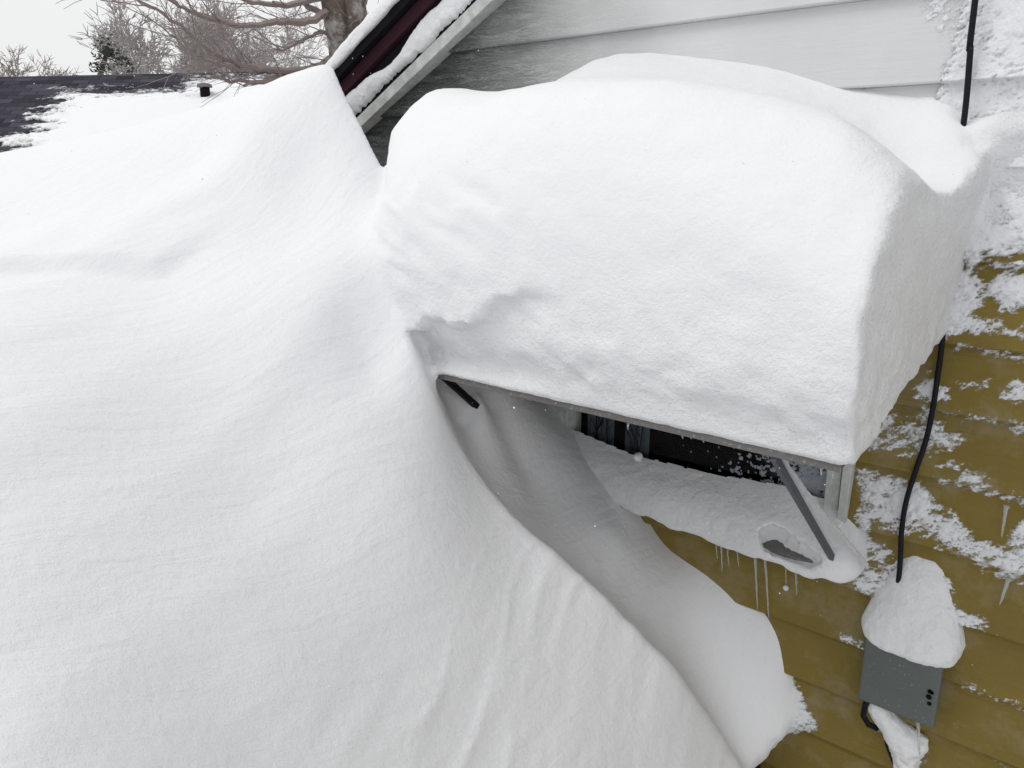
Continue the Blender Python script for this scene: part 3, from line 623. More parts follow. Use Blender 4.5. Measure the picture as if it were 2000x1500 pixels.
# ------------------------------------------------------------------ frost and blown snow stuck to the wall
POLY = [  # (pixel-independent wall polygons (x, z), density, thickness)
 ([(-0.471, 0.000, 2.880), (-0.467, -0.000, 2.939), (-0.247, -0.000, 2.965), (-0.163, 0.000, 2.431), (-0.297, 0.000, 2.436), (-0.367, 0.000, 2.422), (-0.391, 0.000, 2.387), (-0.453, 0.000, 2.501), (-0.479, -0.000, 2.706), (-0.501, 0.000, 2.723)], .75, .016),
 ([(-0.582, -0.000, 2.963), (-0.475, -0.000, 2.978), (-0.455, -0.000, 2.828), (-0.521, 0.000, 2.885)], .02, .003),
 ([(-0.407, 0.000, 2.386), (-0.354, 0.000, 2.363), (-0.353, 0.000, 2.318), (-0.366, 0.000, 2.291), (-0.283, 0.000, 2.270), (-0.271, 0.000, 2.254), (-0.320, 0.000, 2.259), (-0.420, 0.000, 2.246), (-0.451, 0.000, 2.236), (-0.443, 0.000, 2.343)], .45, .010),
 ([(-0.343, 0.000, 2.352), (-0.326, -0.000, 2.373), (-0.270, 0.000, 2.375), (-0.263, 0.000, 2.327), (-0.318, -0.000, 2.316)], .9, .010),
 ([(-0.383, 0.000, 2.124), (-0.320, -0.000, 2.152), (-0.323, 0.000, 2.137), (-0.362, 0.000, 2.119)], .30, .005),
 ([(-0.301, -0.000, 2.118), (-0.271, 0.000, 2.152), (-0.210, 0.000, 2.157), (-0.204, 0.000, 2.113), (-0.260, -0.000, 2.111)], .35, .007),
 ([(-0.466, -0.000, 2.090), (-0.444, 0.000, 2.141), (-0.404, 0.000, 2.117), (-0.390, 0.000, 2.095), (-0.432, 0.000, 2.087)], .30, .005),
 ([(-0.563, 0.000, 2.024), (-0.449, 0.000, 2.047), (-0.416, -0.000, 2.041), (-0.332, -0.000, 2.015), (-0.320, -0.000, 2.003), (-0.384, 0.000, 1.966), (-0.436, -0.000, 1.941), (-0.576, 0.000, 1.924)], .10, .005),
 ([(-0.384, 0.000, 1.966), (-0.329, -0.000, 1.948), (-0.295, 0.000, 1.932), (-0.302, 0.000, 1.905), (-0.333, 0.000, 1.903), (-0.402, -0.000, 1.930)], .15, .006),
 ([(-0.571, 0.000, 1.875), (-0.440, 0.000, 1.875), (-0.425, 0.000, 1.866), (-0.367, 0.000, 1.830), (-0.297, 0.000, 1.786), (-0.244, -0.000, 1.779), (-0.213, 0.000, 1.849), (-0.176, -0.000, 1.860), (-0.155, 0.000, 1.718), (-0.243, 0.000, 1.700), (-0.321, 0.000, 1.726), (-0.390, 0.000, 1.750), (-0.470, 0.000, 1.739), (-0.557, 0.000, 1.747)], .32, .007),
 ([(-0.506, -0.000, 1.844), (-0.434, 0.000, 1.870), (-0.389, 0.000, 1.830), (-0.447, 0.000, 1.746), (-0.481, 0.000, 1.783)], .7, .010),
 ([(-0.540, 0.000, 1.710), (-0.466, -0.000, 1.705), (-0.447, 0.000, 1.642), (-0.531, 0.000, 1.628)], .08, .004),
 ([(-0.379, 0.000, 1.747), (-0.298, 0.000, 1.720), (-0.182, 0.000, 1.696), (-0.178, 0.000, 1.671), (-0.263, 0.000, 1.693)], .05, .003),
 ([(-0.646, -0.000, 1.596), (-0.519, 0.000, 1.632), (-0.427, 0.000, 1.677), (-0.344, 0.000, 1.651), (-0.320, 0.000, 1.591), (-0.281, 0.000, 1.586), (-0.225, 0.000, 1.571), (-0.320, 0.000, 1.550), (-0.327, 0.000, 1.519), (-0.510, -0.000, 1.548), (-0.590, 0.000, 1.571)], .30, .008),
 ([(-0.560, 0.000, 1.412), (-0.510, 0.000, 1.430), (-0.504, 0.000, 1.399)], .3, .005),
 ([(-0.468, -0.000, 1.227), (-0.418, 0.000, 1.236), (-0.337, 0.000, 1.223), (-0.324, 0.000, 1.169), (-0.326, 0.000, 1.090), (-0.367, 0.000, 1.067), (-0.422, 0.000, 1.163), (-0.449, 0.000, 1.173)], .25, .006),
 ([(-0.728, 0.000, 1.258), (-0.680, 0.000, 1.214), (-0.623, 0.000, 1.150), (-0.599, 0.000, 1.121), (-0.666, 0.000, 1.062), (-0.739, 0.000, 1.033)], .45, .010),
 ([(-0.548, 0.000, 1.778), (-0.525, 0.000, 1.791), (-0.518, 0.000, 1.618), (-0.603, 0.000, 1.573)], .5, .008),
]
for (z_, x0_, x1_, dn) in ((2.395, -.39, .2, .30), (2.212, -.40, .2, .10), (2.055, -.45, -.1, .02), (1.893, -.40, .2, .12), (1.722, -.38, .2, .12), (1.548, -.60, -.38, .12), (1.395, -.28, .2, .03), (1.235, -.25, .2, -.05)):
    POLY.append(([(x0_, 0, z_-.012), (x0_, 0, z_+.016), (x1_, 0, z_+.018), (x1_, 0, z_-.014)], dn, .007))
def build_frost():
    q = .0027; gx_ = np.arange(-.80, .16, q); gz_ = np.arange(.95, 3.12, q); GX, GZ = np.meshgrid(gx_, gz_, indexing='ij')
    nz = 1.25*fbm(GX*45+GZ*8, 0, GZ*85-GX*30, 4, 61, .85)+.5*fbm(GX*9, 0, GZ*9, 3, 66)
    best = np.full(GX.shape, -1.); th = np.zeros(GX.shape)
    for P, dens, t in POLY:
        p = np.array([(a[0], a[2]) for a in P]); d2 = np.full(GX.shape, 1e9); ins = np.zeros(GX.shape, bool)
        for i in range(len(p)):
            a = p[i]; b = p[(i+1) % len(p)]; e = b-a; wx = GX-a[0]; wz = GZ-a[1]; tt = np.clip((wx*e[0]+wz*e[1])/(e@e), 0, 1)
            d2 = np.minimum(d2, (wx-e[0]*tt)**2+(wz-e[1]*tt)**2)
            c1 = (a[1] > GZ) != (b[1] > GZ); xi = a[0]+(GZ-a[1])/(b[1]-a[1]+1e-12)*e[0]; ins ^= c1 & (GX < xi)
        sd = np.where(ins, np.sqrt(d2), -np.sqrt(d2))
        s = np.clip(sd/.022, -3, 1)*.45+(dens-.32) + np.clip(sd/.02, -2, 0)*.3
        up_ = s > best; best = np.where(up_, s, best); th = np.where(up_, t, th)
    # thin ice ledges along the laps of the boards
    EZ = EDG
    Mv = best+nz*.62
    T = np.clip(Mv, -.25, .7)*th*1.1*(1+.5*fbm(GX*30, 0, GZ*30, 3, 68))
    yb = np.vectorize(yprof)(gz_)[None, :]
    # smooth the board step under thick snow
    Y = yb-T-.0005
    on = Mv > -.26
    cell = on[:-1, :-1] | on[1:, :-1] | on[:-1, 1:] | on[1:, 1:]
    Y = yb-.0012-np.maximum(T, 0)
    nzn = len(gz_); I, J = np.nonzero(cell); b = I*nzn+J
    V = np.stack([GX, Y, GZ], -1).reshape(-1, 3); Fq = np.stack([b, b+nzn, b+nzn+1, b+1], 1)
    o = add_np('wall_frost', V, Fq, M['thinfrost']); set_cover(o, Fq, Mv); tag(o, 'blown snow and frost stuck in patches to the yellow and pale siding', 'frost', kind='stuff')
build_frost()
# frost crystals on the glass
def glass_frost():
    q = .0024; gx_ = np.arange(-1.06, WX1-.055, q); gz_ = np.arange(1.70, 2.02, q); GX, GZ = np.meshgrid(gx_, gz_, indexing='ij')
    g = sstep(-1.03, -.84, GX+.10*(GZ-1.8)); g2 = sstep(-.85, -.68, GX)
    nz = 1-2*np.abs(noise3(GX*26+GZ*16, 0, GZ*60-GX*34+2*noise3(GX*20, 0, GZ*20, 3), 5)); nz = .25*nz+1.3*fbm(GX*75+GZ*30, 0, GZ*120-GX*40, 3, 6, .7)
    Mv = -.80+g*.50+g2*.62+nz*.75
    Y = np.where(Mv > 0, .0265-np.clip(Mv, 0, .5)*.008, .0285); on = Mv > 0
    cell = on[:-1, :-1] | on[1:, :-1] | on[:-1, 1:] | on[1:, 1:]; nzn = len(gz_); I, J = np.nonzero(cell); b = I*nzn+J
    V = np.stack([GX, Y, GZ], -1).reshape(-1, 3); o = add_np('glass_frost', V, np.stack([b, b+nzn, b+nzn+1, b+1], 1), M['gfrost'])
    tag(o, 'feathery frost crystals grown over the right end of the window glass', 'frost', kind='stuff')
glass_frost()

# ------------------------------------------------------------------ utility box and cables
bx = empty('utility_box', (-.40, 0, 1.30), 'grey utility box on the yellow siding under a mound of snow', 'utility box')
mb = MB(); mb.box((-.482, -.060, 1.296), (-.318, -.012, 1.480)); mb.build('box_body', M['boxd'], bx, bevel=.008)
mb = MB(); mb.box((-.489, -.078, 1.290), (-.311, -.0601, 1.486)); mb.build('cover', M['boxg'], bx, bevel=.006)
for (xx, zz, r) in ((-.330, 1.388, .0058), (-.325, 1.3865, .0042), (-.3305, 1.373, .0066), (-.3275, 1.356, .005)):
    mb = MB(); mb.tube([(xx, -.0775, zz), (xx, -.0795, zz)], r, 12); mb.build('knockout', M['screw'], bx)
mb = MB(); mb.tube([(-.462, -.045, 1.30), (-.474, -.055, 1.27), (-.476, -.055, 1.235), (-.462, -.05, 1.212), (-.44, -.04, 1.205)], .0075, 8); mb.build('cable_loop', M['cable'], bx, smooth=True)
mb = MB(); mb.tube([(-.425, -.035, 1.29), (-.43, -.036, 1.24), (-.415, -.04, 1.17), (-.38, -.04, 1.10), (-.345, -.03, 1.02), (-.33, -.02, .9), (-.33, -.03, .1)], .005, 8); mb.build('outgoing_cable', M['cable'], bx, smooth=True)
mb = MB(); cp = [(-.455, -.05, 3.9), (-0.444, -0.050, 2.929), (-0.440, -0.050, 2.832), (-0.434, -0.050, 2.700), (-.438, -.04, 2.5), (-0.422, -0.030, 2.245), (-0.420, -0.030, 2.138), (-0.420, -0.032, 2.066), (-0.425, -0.032, 1.990), (-0.438, -0.032, 1.911), (-0.449, -0.032, 1.830), (-0.450, -0.032, 1.750), (-0.443, -0.032, 1.656), (-.44, -.03, 1.48)]
from mathutils import geometry
fine = []
for i in range(len(cp)-1):
    p0 = Vector(cp[max(i-1, 0)]); p1 = Vector(cp[i]); p2 = Vector(cp[i+1]); p3 = Vector(cp[min(i+2, len(cp)-1)])
    for t in np.linspace(0, 1, 6, endpoint=False): fine.append(.5*((2*p1)+(-p0+p2)*t+(2*p0-5*p1+4*p2-p3)*t*t+(-p0+3*p1-3*p2+p3)*t**3))
fine.append(Vector(cp[-1]))
mb.tube(fine, .0062, 10); o = mb.build('cable', M['cable'], None, smooth=True); tag(o, 'thick black cable running down the wall through the snow to the utility box', 'cable')
mb = MB(); kx = Vector((-0.722, -0.014, 1.494)); mb.tube([kx+Vector((0, .004, 0)), kx+Vector((0, -.003, 0)), kx+Vector((0, -.005, 0))], [.0078, .0078, .004], 16); o = mb.build('snow_plug', M['frost'], None, True); tag(o, 'small round plug of white frost in a hole in the yellow siding', 'plug')

# ------------------------------------------------------------------ icicles
def icicle(a, b, r, label, group):
    a = Vector(a); b = Vector(b); n = 12; P = []; R = []
    rr = random.Random(int(a.x*1e4))
    for i in range(n):
        t = i/(n-1); P.append(a+(b-a)*t+Vector((.0008*rr.uniform(-1, 1), 0, 0))); R.append(r*(1-t)**.6*(.9+.2*rr.random())+.0006)
    R[0] *= 1.6
    o = mesh_obj('icicle', *(lambda m: (m.V, m.F))(MB().tube([p-a for p in P], R, 8)), M['ice'], None, True); o.location = a
    tag(o, label, 'icicle', group)
G1 = 'icicles below the snowy window sill'; G2 = 'icicles under the awning front bar'; G3 = 'icicles on the siding at the right'
ICI = [
 ((-0.928, -0.030, 1.577), (-0.919, -0.030, 1.520), .0015, 'tiny icicle under the sill, leftmost of the row', G1),
 ((-0.912, -0.030, 1.578), (-0.901, -0.030, 1.485), .0026, 'medium icicle under the sill, second from the left end of the row', G1),
 ((-0.894, -0.030, 1.580), (-0.882, -0.030, 1.509), .0022, 'short icicle under the sill just right of a medium one', G1),
 ((-0.866, -0.030, 1.579), (-0.853, -0.030, 1.517), .0019, 'short thin icicle under the sill, fourth from the left', G1),
 ((-0.811, -0.030, 1.578), (-0.788, -0.030, 1.407), .0034, 'long icicle under the sill, left one of the two longest', G1),
 ((-0.782, -0.030, 1.580), (-0.754, -0.030, 1.392), .0034, 'longest icicle under the sill, right one of the two longest', G1),
 ((-0.723, -0.030, 1.582), (-0.717, -0.030, 1.512), .0015, 'thin icicle dripping onto the round white plug', G1),
 ((-0.697, -0.030, 1.586), (-0.685, -0.030, 1.489), .0024, 'icicle under the sill just right of the round plug', G1),
 ((-0.946, -0.606, 2.090), (-0.945, -0.606, 2.077), .0022, 'stubby icicle under the awning bar, leftmost, in front of the curtain', G2),
 ((-0.873, -0.606, 2.089), (-0.874, -0.606, 2.063), .0026, 'icicle under the awning bar at the right edge of the curtain', G2),
 ((-0.746, -0.606, 2.088), (-0.744, -0.606, 2.072), .0024, 'stubby icicle under the middle of the awning bar, before black glass', G2),
 ((-0.700, -0.606, 2.088), (-0.697, -0.606, 2.074), .0024, 'short icicle under the awning bar left of the frosted glass', G2),
 ((-0.647, -0.606, 2.089), (-0.645, -0.606, 2.078), .0028, 'smallest icicle under the awning bar above the frost crystals', G2),
 ((-0.464, -0.606, 2.091), (-0.463, -0.606, 2.064), .0022, 'icicle near the right end of the awning bar, left of a pair', G2),
 ((-0.442, -0.606, 2.088), (-0.442, -0.606, 2.063), .0020, 'icicle nearest the right end of the awning bar', G2),
 ((-0.246, -0.030, 1.877), (-0.245, -0.030, 1.800), .0040, 'slanted icicle on the yellow siding above the frost band', G3),
 ((-0.218, -0.030, 1.708), (-0.227, -0.030, 1.637), .0042, 'slanted icicle on the yellow siding below the frost band', G3),
 ((-0.350, -0.060, 1.290), (-0.336, -0.050, 1.186), .0042, 'icicle hanging from the bottom of the utility box', 'icicle below the box'),
]
for a, b, r, lab, g in ICI: icicle(a, b, r, lab, g)

# flat black panel for the unidentified dark spot behind the drift tip
mb = MB(); mb.box((-1.0, -.035, .1), (-.742, -.019, .985)); o = mb.build('dark_panel', M['blackm'], None, bevel=.003); tag(o, 'flat dark panel low on the yellow wall behind the tip of the drift', 'vent')

# ------------------------------------------------------------------ ground, sky side things
mb = MB(); mb.add([(-400, -400, 0), (400, -400, 0), (400, 400, 0), (-400, 400, 0)], [(0, 1, 2, 3)]); o = mb.build('ground', M['snow'], None); tag(o, kind='structure')

# neighbour's house
nb = empty('neighbouring_house', (-13, 6, 0), 'low house beyond the drift with a long dark shingled roof half under snow', 'house')
RL = Vector((-16.364, 0.113, 3.802)); RR = Vector((-9.397, 7.692, 4.132)); rdir = (RR-RL).normalized(); rdh = Vector((rdir.x, rdir.y, 0)).normalized()
down = Vector((rdh.y, -rdh.x, 0)); 
if down.dot(Vector((1, -1, 0))) < 0: down = -down
down = (down*.90+Vector((0, 0, -.43))).normalized(); LEN = 5.2
RLn = (RR-RL).length; rn = rdir.cross(down); rn = rn if rn.z > 0 else -rn
me_v = [RL, RR, RR+down*LEN, RL+down*LEN]
back = Vector((-down.x, -down.y, down.z))
o = mesh_obj('roof', me_v+[RL+back*LEN, RR+back*LEN], [(0, 1, 2, 3), (0, 4, 5, 1)], M['shingle'], nb)
uv = o.data.uv_layers.new(name='UVMap')
for lp in o.data.loops:
    v = Vector(o.data.vertices[lp.vertex_index].co); uv.data[lp.index].uv = ((v-RL).dot(rdir), (v-RL).dot(down))
mb = MB(); e0 = RL+down*(LEN-.4); e1 = RR+down*(LEN-.4); e2 = RR+back*(LEN-.4); e3 = RL+back*(LEN-.4)
mb.add([(e0.x, e0.y, 0), (e1.x, e1.y, 0), (e2.x, e2.y, 0), (e3.x, e3.y, 0), e0-Vector((0,0,.05)), e1-Vector((0,0,.05)), e2-Vector((0,0,.05)), e3-Vector((0,0,.05))], [(0, 1, 5, 4), (1, 2, 6, 5), (2, 3, 7, 6), (3, 0, 4, 7)]); mb.build('wall', M['housew'], nb)
def roof_uv(P): v = Vector(P)-CAM; den = v.dot(rn); t = (RL-CAM).dot(rn)/den; q = CAM+v*t-RL; return (q.dot(rdir), q.dot(down))
RP = [roof_uv(p) for p in ((-9.607, 0.777, 2.522), (-9.525, 1.045, 2.637), (-9.449, 1.273, 2.912), (-9.403, 1.402, 3.081), (-9.348, 1.551, 3.237), (-9.322, 1.618, 3.365), (-9.161, 2.008, 3.391), (-8.973, 2.414, 3.392), (-8.820, 2.713, 3.419), (-8.772, 2.800, 3.528), (-8.593, 3.116, 3.556), (-8.236, 3.671, 3.586), (-7.759, 4.309, 3.587), (-7.789, 4.272, 2.596), (-9.011, 2.336, 2.099), (-9.622, 0.724, 2.144))]
def roof_snow():
    q = .035; p = np.array(RP); gu = np.arange(p[:, 0].min()-.2, p[:, 0].max()+.3, q); gv = np.arange(.05, LEN+.1, q); GU, GV = np.meshgrid(gu, gv, indexing='ij')
    d2 = np.full(GU.shape, 1e9); ins = np.zeros(GU.shape, bool)
    for i in range(len(p)):
        a = p[i]; b = p[(i+1) % len(p)]; e = b-a; wx = GU-a[0]; wz = GV-a[1]; tt = np.clip((wx*e[0]+wz*e[1])/(e@e), 0, 1)
        d2 = np.minimum(d2, (wx-e[0]*tt)**2+(wz-e[1]*tt)**2); c1 = (a[1] > GV) != (b[1] > GV); xi = a[0]+(GV-a[1])/(b[1]-a[1]+1e-12)*e[0]; ins ^= c1 & (GU < xi)
    sd = np.where(ins, np.sqrt(d2), -np.sqrt(d2))
    nz = fbm(GU*.9, 0, GV*9, 4, 91)+.6*fbm(GU*2.5, 0, GV*26, 3, 92); 
    c = roof_uv((-9.091, 2.167, 3.408)); patch = ((GU-c[0])/.55)**2+((GV-c[1])/.16)**2
    sd = np.minimum(sd, (patch-1)*.12)
    Mv = sd*.7+(nz*.42+.25*fbm(GU*9, 0, GV*22, 2, 94))*np.exp(-np.abs(sd)/.8)*np.where(GV < .9, .3, 1)+.0
    T = np.clip(Mv*.18, .004, .06); on = Mv > -.22
    cell = on[:-1, :-1] | on[1:, :-1] | on[:-1, 1:] | on[1:, 1:]; nn = len(gv); I, J = np.nonzero(cell); b = I*nn+J
    P = np.array(RL)+np.array(rdir)*GU[..., None]+np.array(down)*GV[..., None]+np.array(rn)*T[..., None]
    Fq = np.stack([b, b+nn, b+nn+1, b+1], 1); o = add_np('roof_snow', P.reshape(-1, 3), Fq, M['thinsnow']); set_cover(o, Fq, Mv); tag(o, 'sheet of blown snow covering most of the neighbouring shingled roof', 'snow')
roof_snow()
vp = RL+rdir*roof_uv((-8.706, 2.921, 3.308))[0]+down*roof_uv((-8.706, 2.921, 3.308))[1]
vt = empty('roof_vent', tuple(vp), 'small dark vent poking out of the snow on the neighbouring roof', 'roof vent')
mb = MB(); mb.tube([vp-Vector((0,0,.05)), vp+Vector((0, 0, .17))], .07, 12); mb.build('vent_pipe', M['dark'], vt)
mb = MB(); mb.tube([vp+Vector((0, 0, .171)), vp+Vector((0, 0, .21)), vp+Vector((0, 0, .23))], [.11, .10, .03], 12); mb.build('vent_cap', M['gmetal'], vt)

# ------------------------------------------------------------------ trees
def grow(mb, p, d, L, r, depth, rnd, droop=0, spread=.55, minr=.006, kink=.18, kids=(2, 3)):
    n = 5; P = [p]; R = [r]; 
    for i in range(n):
        d = (d+Vector((rnd.gauss(0, kink), rnd.gauss(0, kink), rnd.gauss(0, kink)-droop))).normalized(); p = p+d*L/n; P.append(p); R.append(r*(1-.45*(i+1)/n))
        if depth > 0 and i >= 1 and rnd.random() < .5:
            a = d.orthogonal().normalized(); a.rotate(Matrix.Rotation(rnd.uniform(0, 6.28), 3, d)); nd = (d+a*rnd.uniform(.5, 1.0)).normalized()
            grow(mb, p, nd, L*rnd.uniform(.45, .7), max(R[-1]*.5, minr), depth-1, rnd, droop, spread, minr, kink, kids)
    mb.tube(P, R, 5 if r > .03 else 3, caps=False)
    if depth > 0:
        for k_ in range(rnd.randint(*kids)):
            a = d.orthogonal().normalized(); a.rotate(Matrix.Rotation(rnd.uniform(0, 6.28), 3, d)); nd = (d+a*rnd.uniform(.25, spread)).normalized()
            grow(mb, p, nd, L*rnd.uniform(.6, .8), max(R[-1]*.8, minr), depth-1, rnd, droop, spread, minr, kink, kids)
def bare_tree(name, base, h, r, lean, label, group, m, seed, depth=4, trunk_frac=.3, minr=.012, droop=0, spread=.6):
    base = Vector(base); t = empty(name, tuple(base), label, 'tree', group); rnd = random.Random(seed)
    d = Vector(lean).normalized(); top_ = base+d*h*trunk_frac
    mb = MB(); mb.tube([base, base+d*h*trunk_frac*.5, top_], [r*1.1, r, r*.85], 10); mb.build('trunk', m, t, True)
    mb = MB()
    for k_ in range(5):
        a = d.orthogonal().normalized(); a.rotate(Matrix.Rotation(k_*1.26+rnd.random(), 3, d)); grow(mb, top_-d*.05, (d*.9+a*rnd.uniform(.2, spread)).normalized(), h*.155, r*.5, depth, rnd, droop, .6, minr)
    mb.build('crown', m, t)
def tp(P, z=0): return (P[0], P[1], z)
# the old tree right behind the house edge: thick split trunk, long drooping limbs to the left
tb = Vector((-7.479, 3.858, 3.565)); ot = empty('old_tree', (tb.x, tb.y, 0), 'old tree with thick split snow-streaked trunk and long drooping bare branches', 'tree')
PXR = Vector((rt.x, rt.y, 0)).normalized()
mb = MB(); rnd = random.Random(4)
base = Vector((tb.x, tb.y, 0))
mb.tube([base, base+Vector((0, 0, 2.5)), Vector((-7.438, 3.909, 3.567)), Vector((-7.455, 3.888, 3.878)), Vector((-7.485, 3.850, 4.182)), Vector((-7.503, 3.828, 4.628)), Vector((-7.508, 3.821, 5.394)), Vector((-7.507, 3.984, 6.352))], [.26, .22, .19, .17, .16, .17, .12, .03], 14)
mb.tube([base+Vector((0, 0, 3)), Vector((-7.323, 3.893, 3.661)), Vector((-7.278, 3.949, 4.021)), Vector((-7.299, 3.923, 4.419)), Vector((-7.248, 3.986, 5.004)), Vector((-7.180, 4.221, 5.933))], [.15, .14, .12, .11, .09, .03], 12)
trk = mb.build('trunk', M['bark'], ot, True)
mb = MB()
def limb(pts, r0, r1, sub=5, depth=2, L=.8):
    P = [Vector(p) for p in pts]; n = len(P); F_ = []
    for i in range(n-1):
        for t in np.linspace(0, 1, 6, endpoint=False):
            p0 = P[max(i-1, 0)]; p1 = P[i]; p2 = P[i+1]; p3 = P[min(i+2, n-1)]
            F_.append(.5*((2*p1)+(-p0+p2)*t+(2*p0-5*p1+4*p2-p3)*t*t+(-p0+3*p1-3*p2+p3)*t**3))
    F_.append(P[-1]); k_ = len(F_); F_ = [q+Vector((rnd.gauss(0, .008), rnd.gauss(0, .02), rnd.gauss(0, .008))) for q in F_]
    mb.tube(F_, [r0+(r1-r0)*i/(k_-1) for i in range(k_)], 5, caps=False)
    for i in range(2, k_, 2 if L > .55 else 3):
        d = (F_[min(i+1, k_-1)]-F_[i-1]).normalized(); a = d.orthogonal().normalized(); a.rotate(Matrix.Rotation(rnd.uniform(0, 6.28), 3, d))
        grow(mb, F_[i], (d*.9+a*rnd.uniform(.3, .9)+Vector((0, 0, .15))).normalized(), L*rnd.uniform(.35, .8), .007, 1, rnd, .01, .6, .0035, .10, (1, 2))
limb([(-7.516, 3.810, 4.230), (-7.437, 3.416, 4.072), (-7.448, 3.052, 4.004), (-7.441, 2.698, 3.937), (-7.413, 2.360, 3.938), (-7.384, 2.004, 4.018), (-7.439, 1.902, 4.136)], .045, .010)
limb([(-7.511, 3.817, 4.381), (-7.550, 3.258, 4.209), (-7.600, 2.821, 4.201), (-7.662, 2.328, 4.272)], .04, .012)
limb([(-7.499, 3.832, 3.773), (-7.536, 3.450, 3.613), (-7.521, 2.943, 3.569), (-7.481, 2.634, 3.587), (-7.469, 2.262, 3.688), (-7.411, 1.955, 3.887), (-7.358, 1.619, 4.002)], .045, .009)
limb([(-7.521, 2.943, 3.569), (-7.446, 2.499, 3.549), (-7.321, 2.119, 3.595), (-7.260, 1.812, 3.728)], .02, .008)
limb([(-7.577, 3.218, 3.522), (-7.580, 2.852, 3.445), (-7.561, 2.502, 3.441), (-7.568, 2.292, 3.448)], .03, .008, L=.5)
limb([(-7.424, 3.766, 3.658), (-7.458, 3.387, 3.527), (-7.470, 3.020, 3.475), (-7.464, 2.661, 3.399)], .04, .012, L=.5)
limb([(-7.391, 3.968, 3.983), (-7.094, 4.014, 4.160), (-6.911, 4.072, 4.245)], .025, .008, L=.6)
limb([(-7.523, 3.801, 4.028), (-7.493, 3.509, 3.941), (-7.536, 3.277, 3.821), (-7.542, 3.092, 3.754)], .025, .008, L=.7)
limb([(-7.534, 3.786, 4.179), (-7.593, 3.541, 4.253), (-7.676, 3.425, 4.442)], .04, .02, L=1.0)
limb([(-7.385, 3.976, 4.187), (-7.199, 4.044, 4.375), (-7.091, 4.171, 4.528)], .04, .02, L=.8)
limb([(-7.508, 3.821, 5.394), (-7.573, 3.398, 5.670), (-7.685, 3.058, 6.119)], .05, .012, L=1.2)
limb([(-7.248, 3.986, 5.004), (-6.962, 4.316, 5.447), (-6.736, 4.556, 6.011)], .05, .012, L=1.2)
limb([(-7.553, 3.926, 5.939), (-7.357, 4.168, 6.503), (-7.368, 4.154, 7.156)], .05, .010, L=1.2)
mb.build('branches', M['twig2'], ot)
GT = 'bare trees beyond the neighbouring roof'
SPEC = [((-19.516, 8.156, 4.831), 5.3, 'spreading bare tree behind the roof ridge, right beside the evergreen', 1), ((-20.964, 9.684, 5.060), 5.2, 'upright bare tree behind the roof ridge at the middle of the clump', 2),
        ((-19.753, 9.781, 5.007), 5.0, 'bare tree behind the ridge, partly behind the old tree\'s lowest branches', 3), ((-22.493, 8.913, 5.080), 4.7, 'low bare tree behind the ridge overlapping the evergreen', 5), ((-21.883, 12.040, 5.377), 5.2, 'faint bare tree behind the ridge just left of the old trunk', 6), ((-24.409, 15.442, 5.848), 6.2, 'far bare tree seen between the old trunk and its drooping limbs', 8)]
for P, h, lab, sd in SPEC:
    top = P[2]; bare_tree('bare_tree', (P[0], P[1], 0), h+1.6, .10, (random.uniform(-.06, .06), random.uniform(-.06, .06), 1), lab, GT, M['twig'], sd, 4, .60, .010)
P = (-37.721, 11.309, 6.194); bare_tree('bare_tree', (P[0], P[1], 0), 8.4, .14, (0, 0, 1), 'small hazy bare tree standing alone far away at the left', GT, M['twig2'], 21, 4, .5, .012)
P = (-44.850, 15.101, 6.973); bare_tree('bare_tree', (P[0], P[1], 0), 7.8, .14, (0, 0, 1), 'faintest and lowest bare tree, just right of the lone far one', GT, M['twig2'], 23, 4, .55, .010)
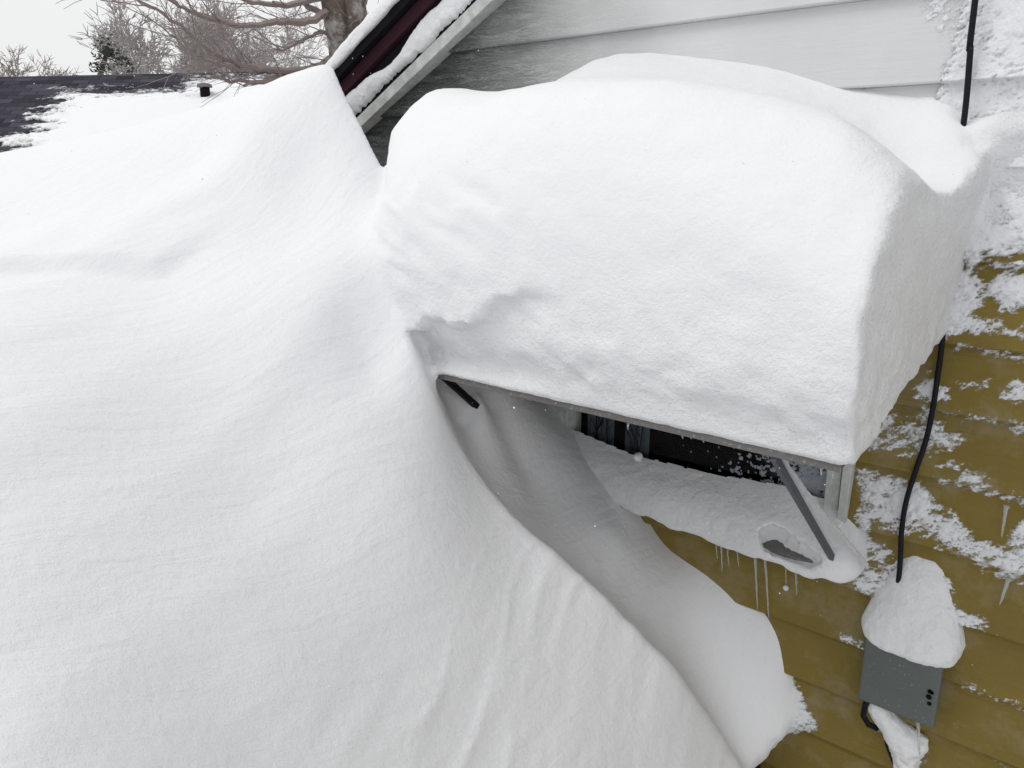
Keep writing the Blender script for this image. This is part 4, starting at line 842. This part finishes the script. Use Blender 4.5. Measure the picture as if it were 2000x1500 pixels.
# evergreen
P = Vector((-19.189, 6.531, 4.620)); ev = empty('evergreen_tree', (P.x, P.y, 0), 'ragged dark evergreen with snow-dusted tufts behind the roof ridge', 'tree'); rnd = random.Random(12)
mb = MB(); c0 = Vector((P.x, P.y, 0)); tipp = Vector((-19.137, 6.648, 5.365)); mb.tube([c0, Vector((-19.263, 6.364, 4.452)), Vector((-19.186, 6.537, 4.938)), tipp], [.12, .08, .05, .02], 6); mb.build('trunk', M['bark'], ev)
V = []; F = []
for (cx_, cy_, n_, s_) in [((-19.163, 6.588, 5.330), 0, 60, .14), ((-19.137, 6.647, 5.187), 0, 70, .17), ((-19.107, 6.469, 5.103), 0, 70, .16), ((-19.156, 6.606, 4.974), 0, 80, .19), ((-19.082, 6.769, 5.110), 0, 70, .17), ((-19.241, 6.413, 4.899), 0, 60, .15), ((-19.235, 6.915, 5.009), 0, 80, .18), ((-19.118, 6.688, 4.873), 0, 90, .2), ((-19.195, 6.999, 4.907), 0, 70, .16), ((-19.216, 6.471, 4.755), 0, 60, .14), ((-19.411, 7.010, 4.772), 0, 90, .2), ((-19.522, 6.766, 4.716), 0, 60, .17), ((-19.501, 7.289, 4.802), 0, 60, .15), ((-19.274, 6.338, 4.726), 0, 40, .12)]:
    for i in range(int(n_*.55)):
        c = Vector(cx_)+Vector((rnd.uniform(-1, 1), rnd.uniform(-1, 1), rnd.uniform(-1, 1))).normalized()*s_*rnd.uniform(.3, 1.25); a = Vector((rnd.gauss(0, 1), rnd.gauss(0, 1), rnd.gauss(0, .6))).normalized()*.055; b = a.orthogonal().normalized()*.022
        k_ = len(V); V += [tuple(c-a), tuple(c+b), tuple(c+a), tuple(c-b)]; F.append((k_, k_+1, k_+2, k_+3))
mesh_obj('foliage', V, F, M['needle'], ev)

# ------------------------------------------------------------------ falling snow
V = []; F = []; rnd = random.Random(31)
def flake(c, r):
    k_ = len(V); c = Vector(c)
    for d_ in ((1, 0, 0), (0, 1, 0), (-1, 0, 0), (0, -1, 0), (0, 0, 1), (0, 0, -1)): V.append(tuple(c+Vector(d_)*r*rnd.uniform(.7, 1.2)))
    for t in ((0, 1, 4), (1, 2, 4), (2, 3, 4), (3, 0, 4), (1, 0, 5), (2, 1, 5), (3, 2, 5), (0, 3, 5)): F.append(tuple(k_+i for i in t))
for i in range(420):
    dd = rnd.uniform(1.1, 2.3); ax = rnd.uniform(-.62, .62); az = rnd.uniform(-.46, .46)
    c = CAM+(fw+rt*ax+up*az)*dd
    if c.y < -.02: flake(c, rnd.choice((.0006, .0008, .001, .0016)))
flake((-1.112, -0.700, 2.087), .0030)
o = mesh_obj('falling_snow', V, F, M['snow_rough']); tag(o, 'tiny snowflakes drifting through the air', 'snowflakes', kind='stuff')
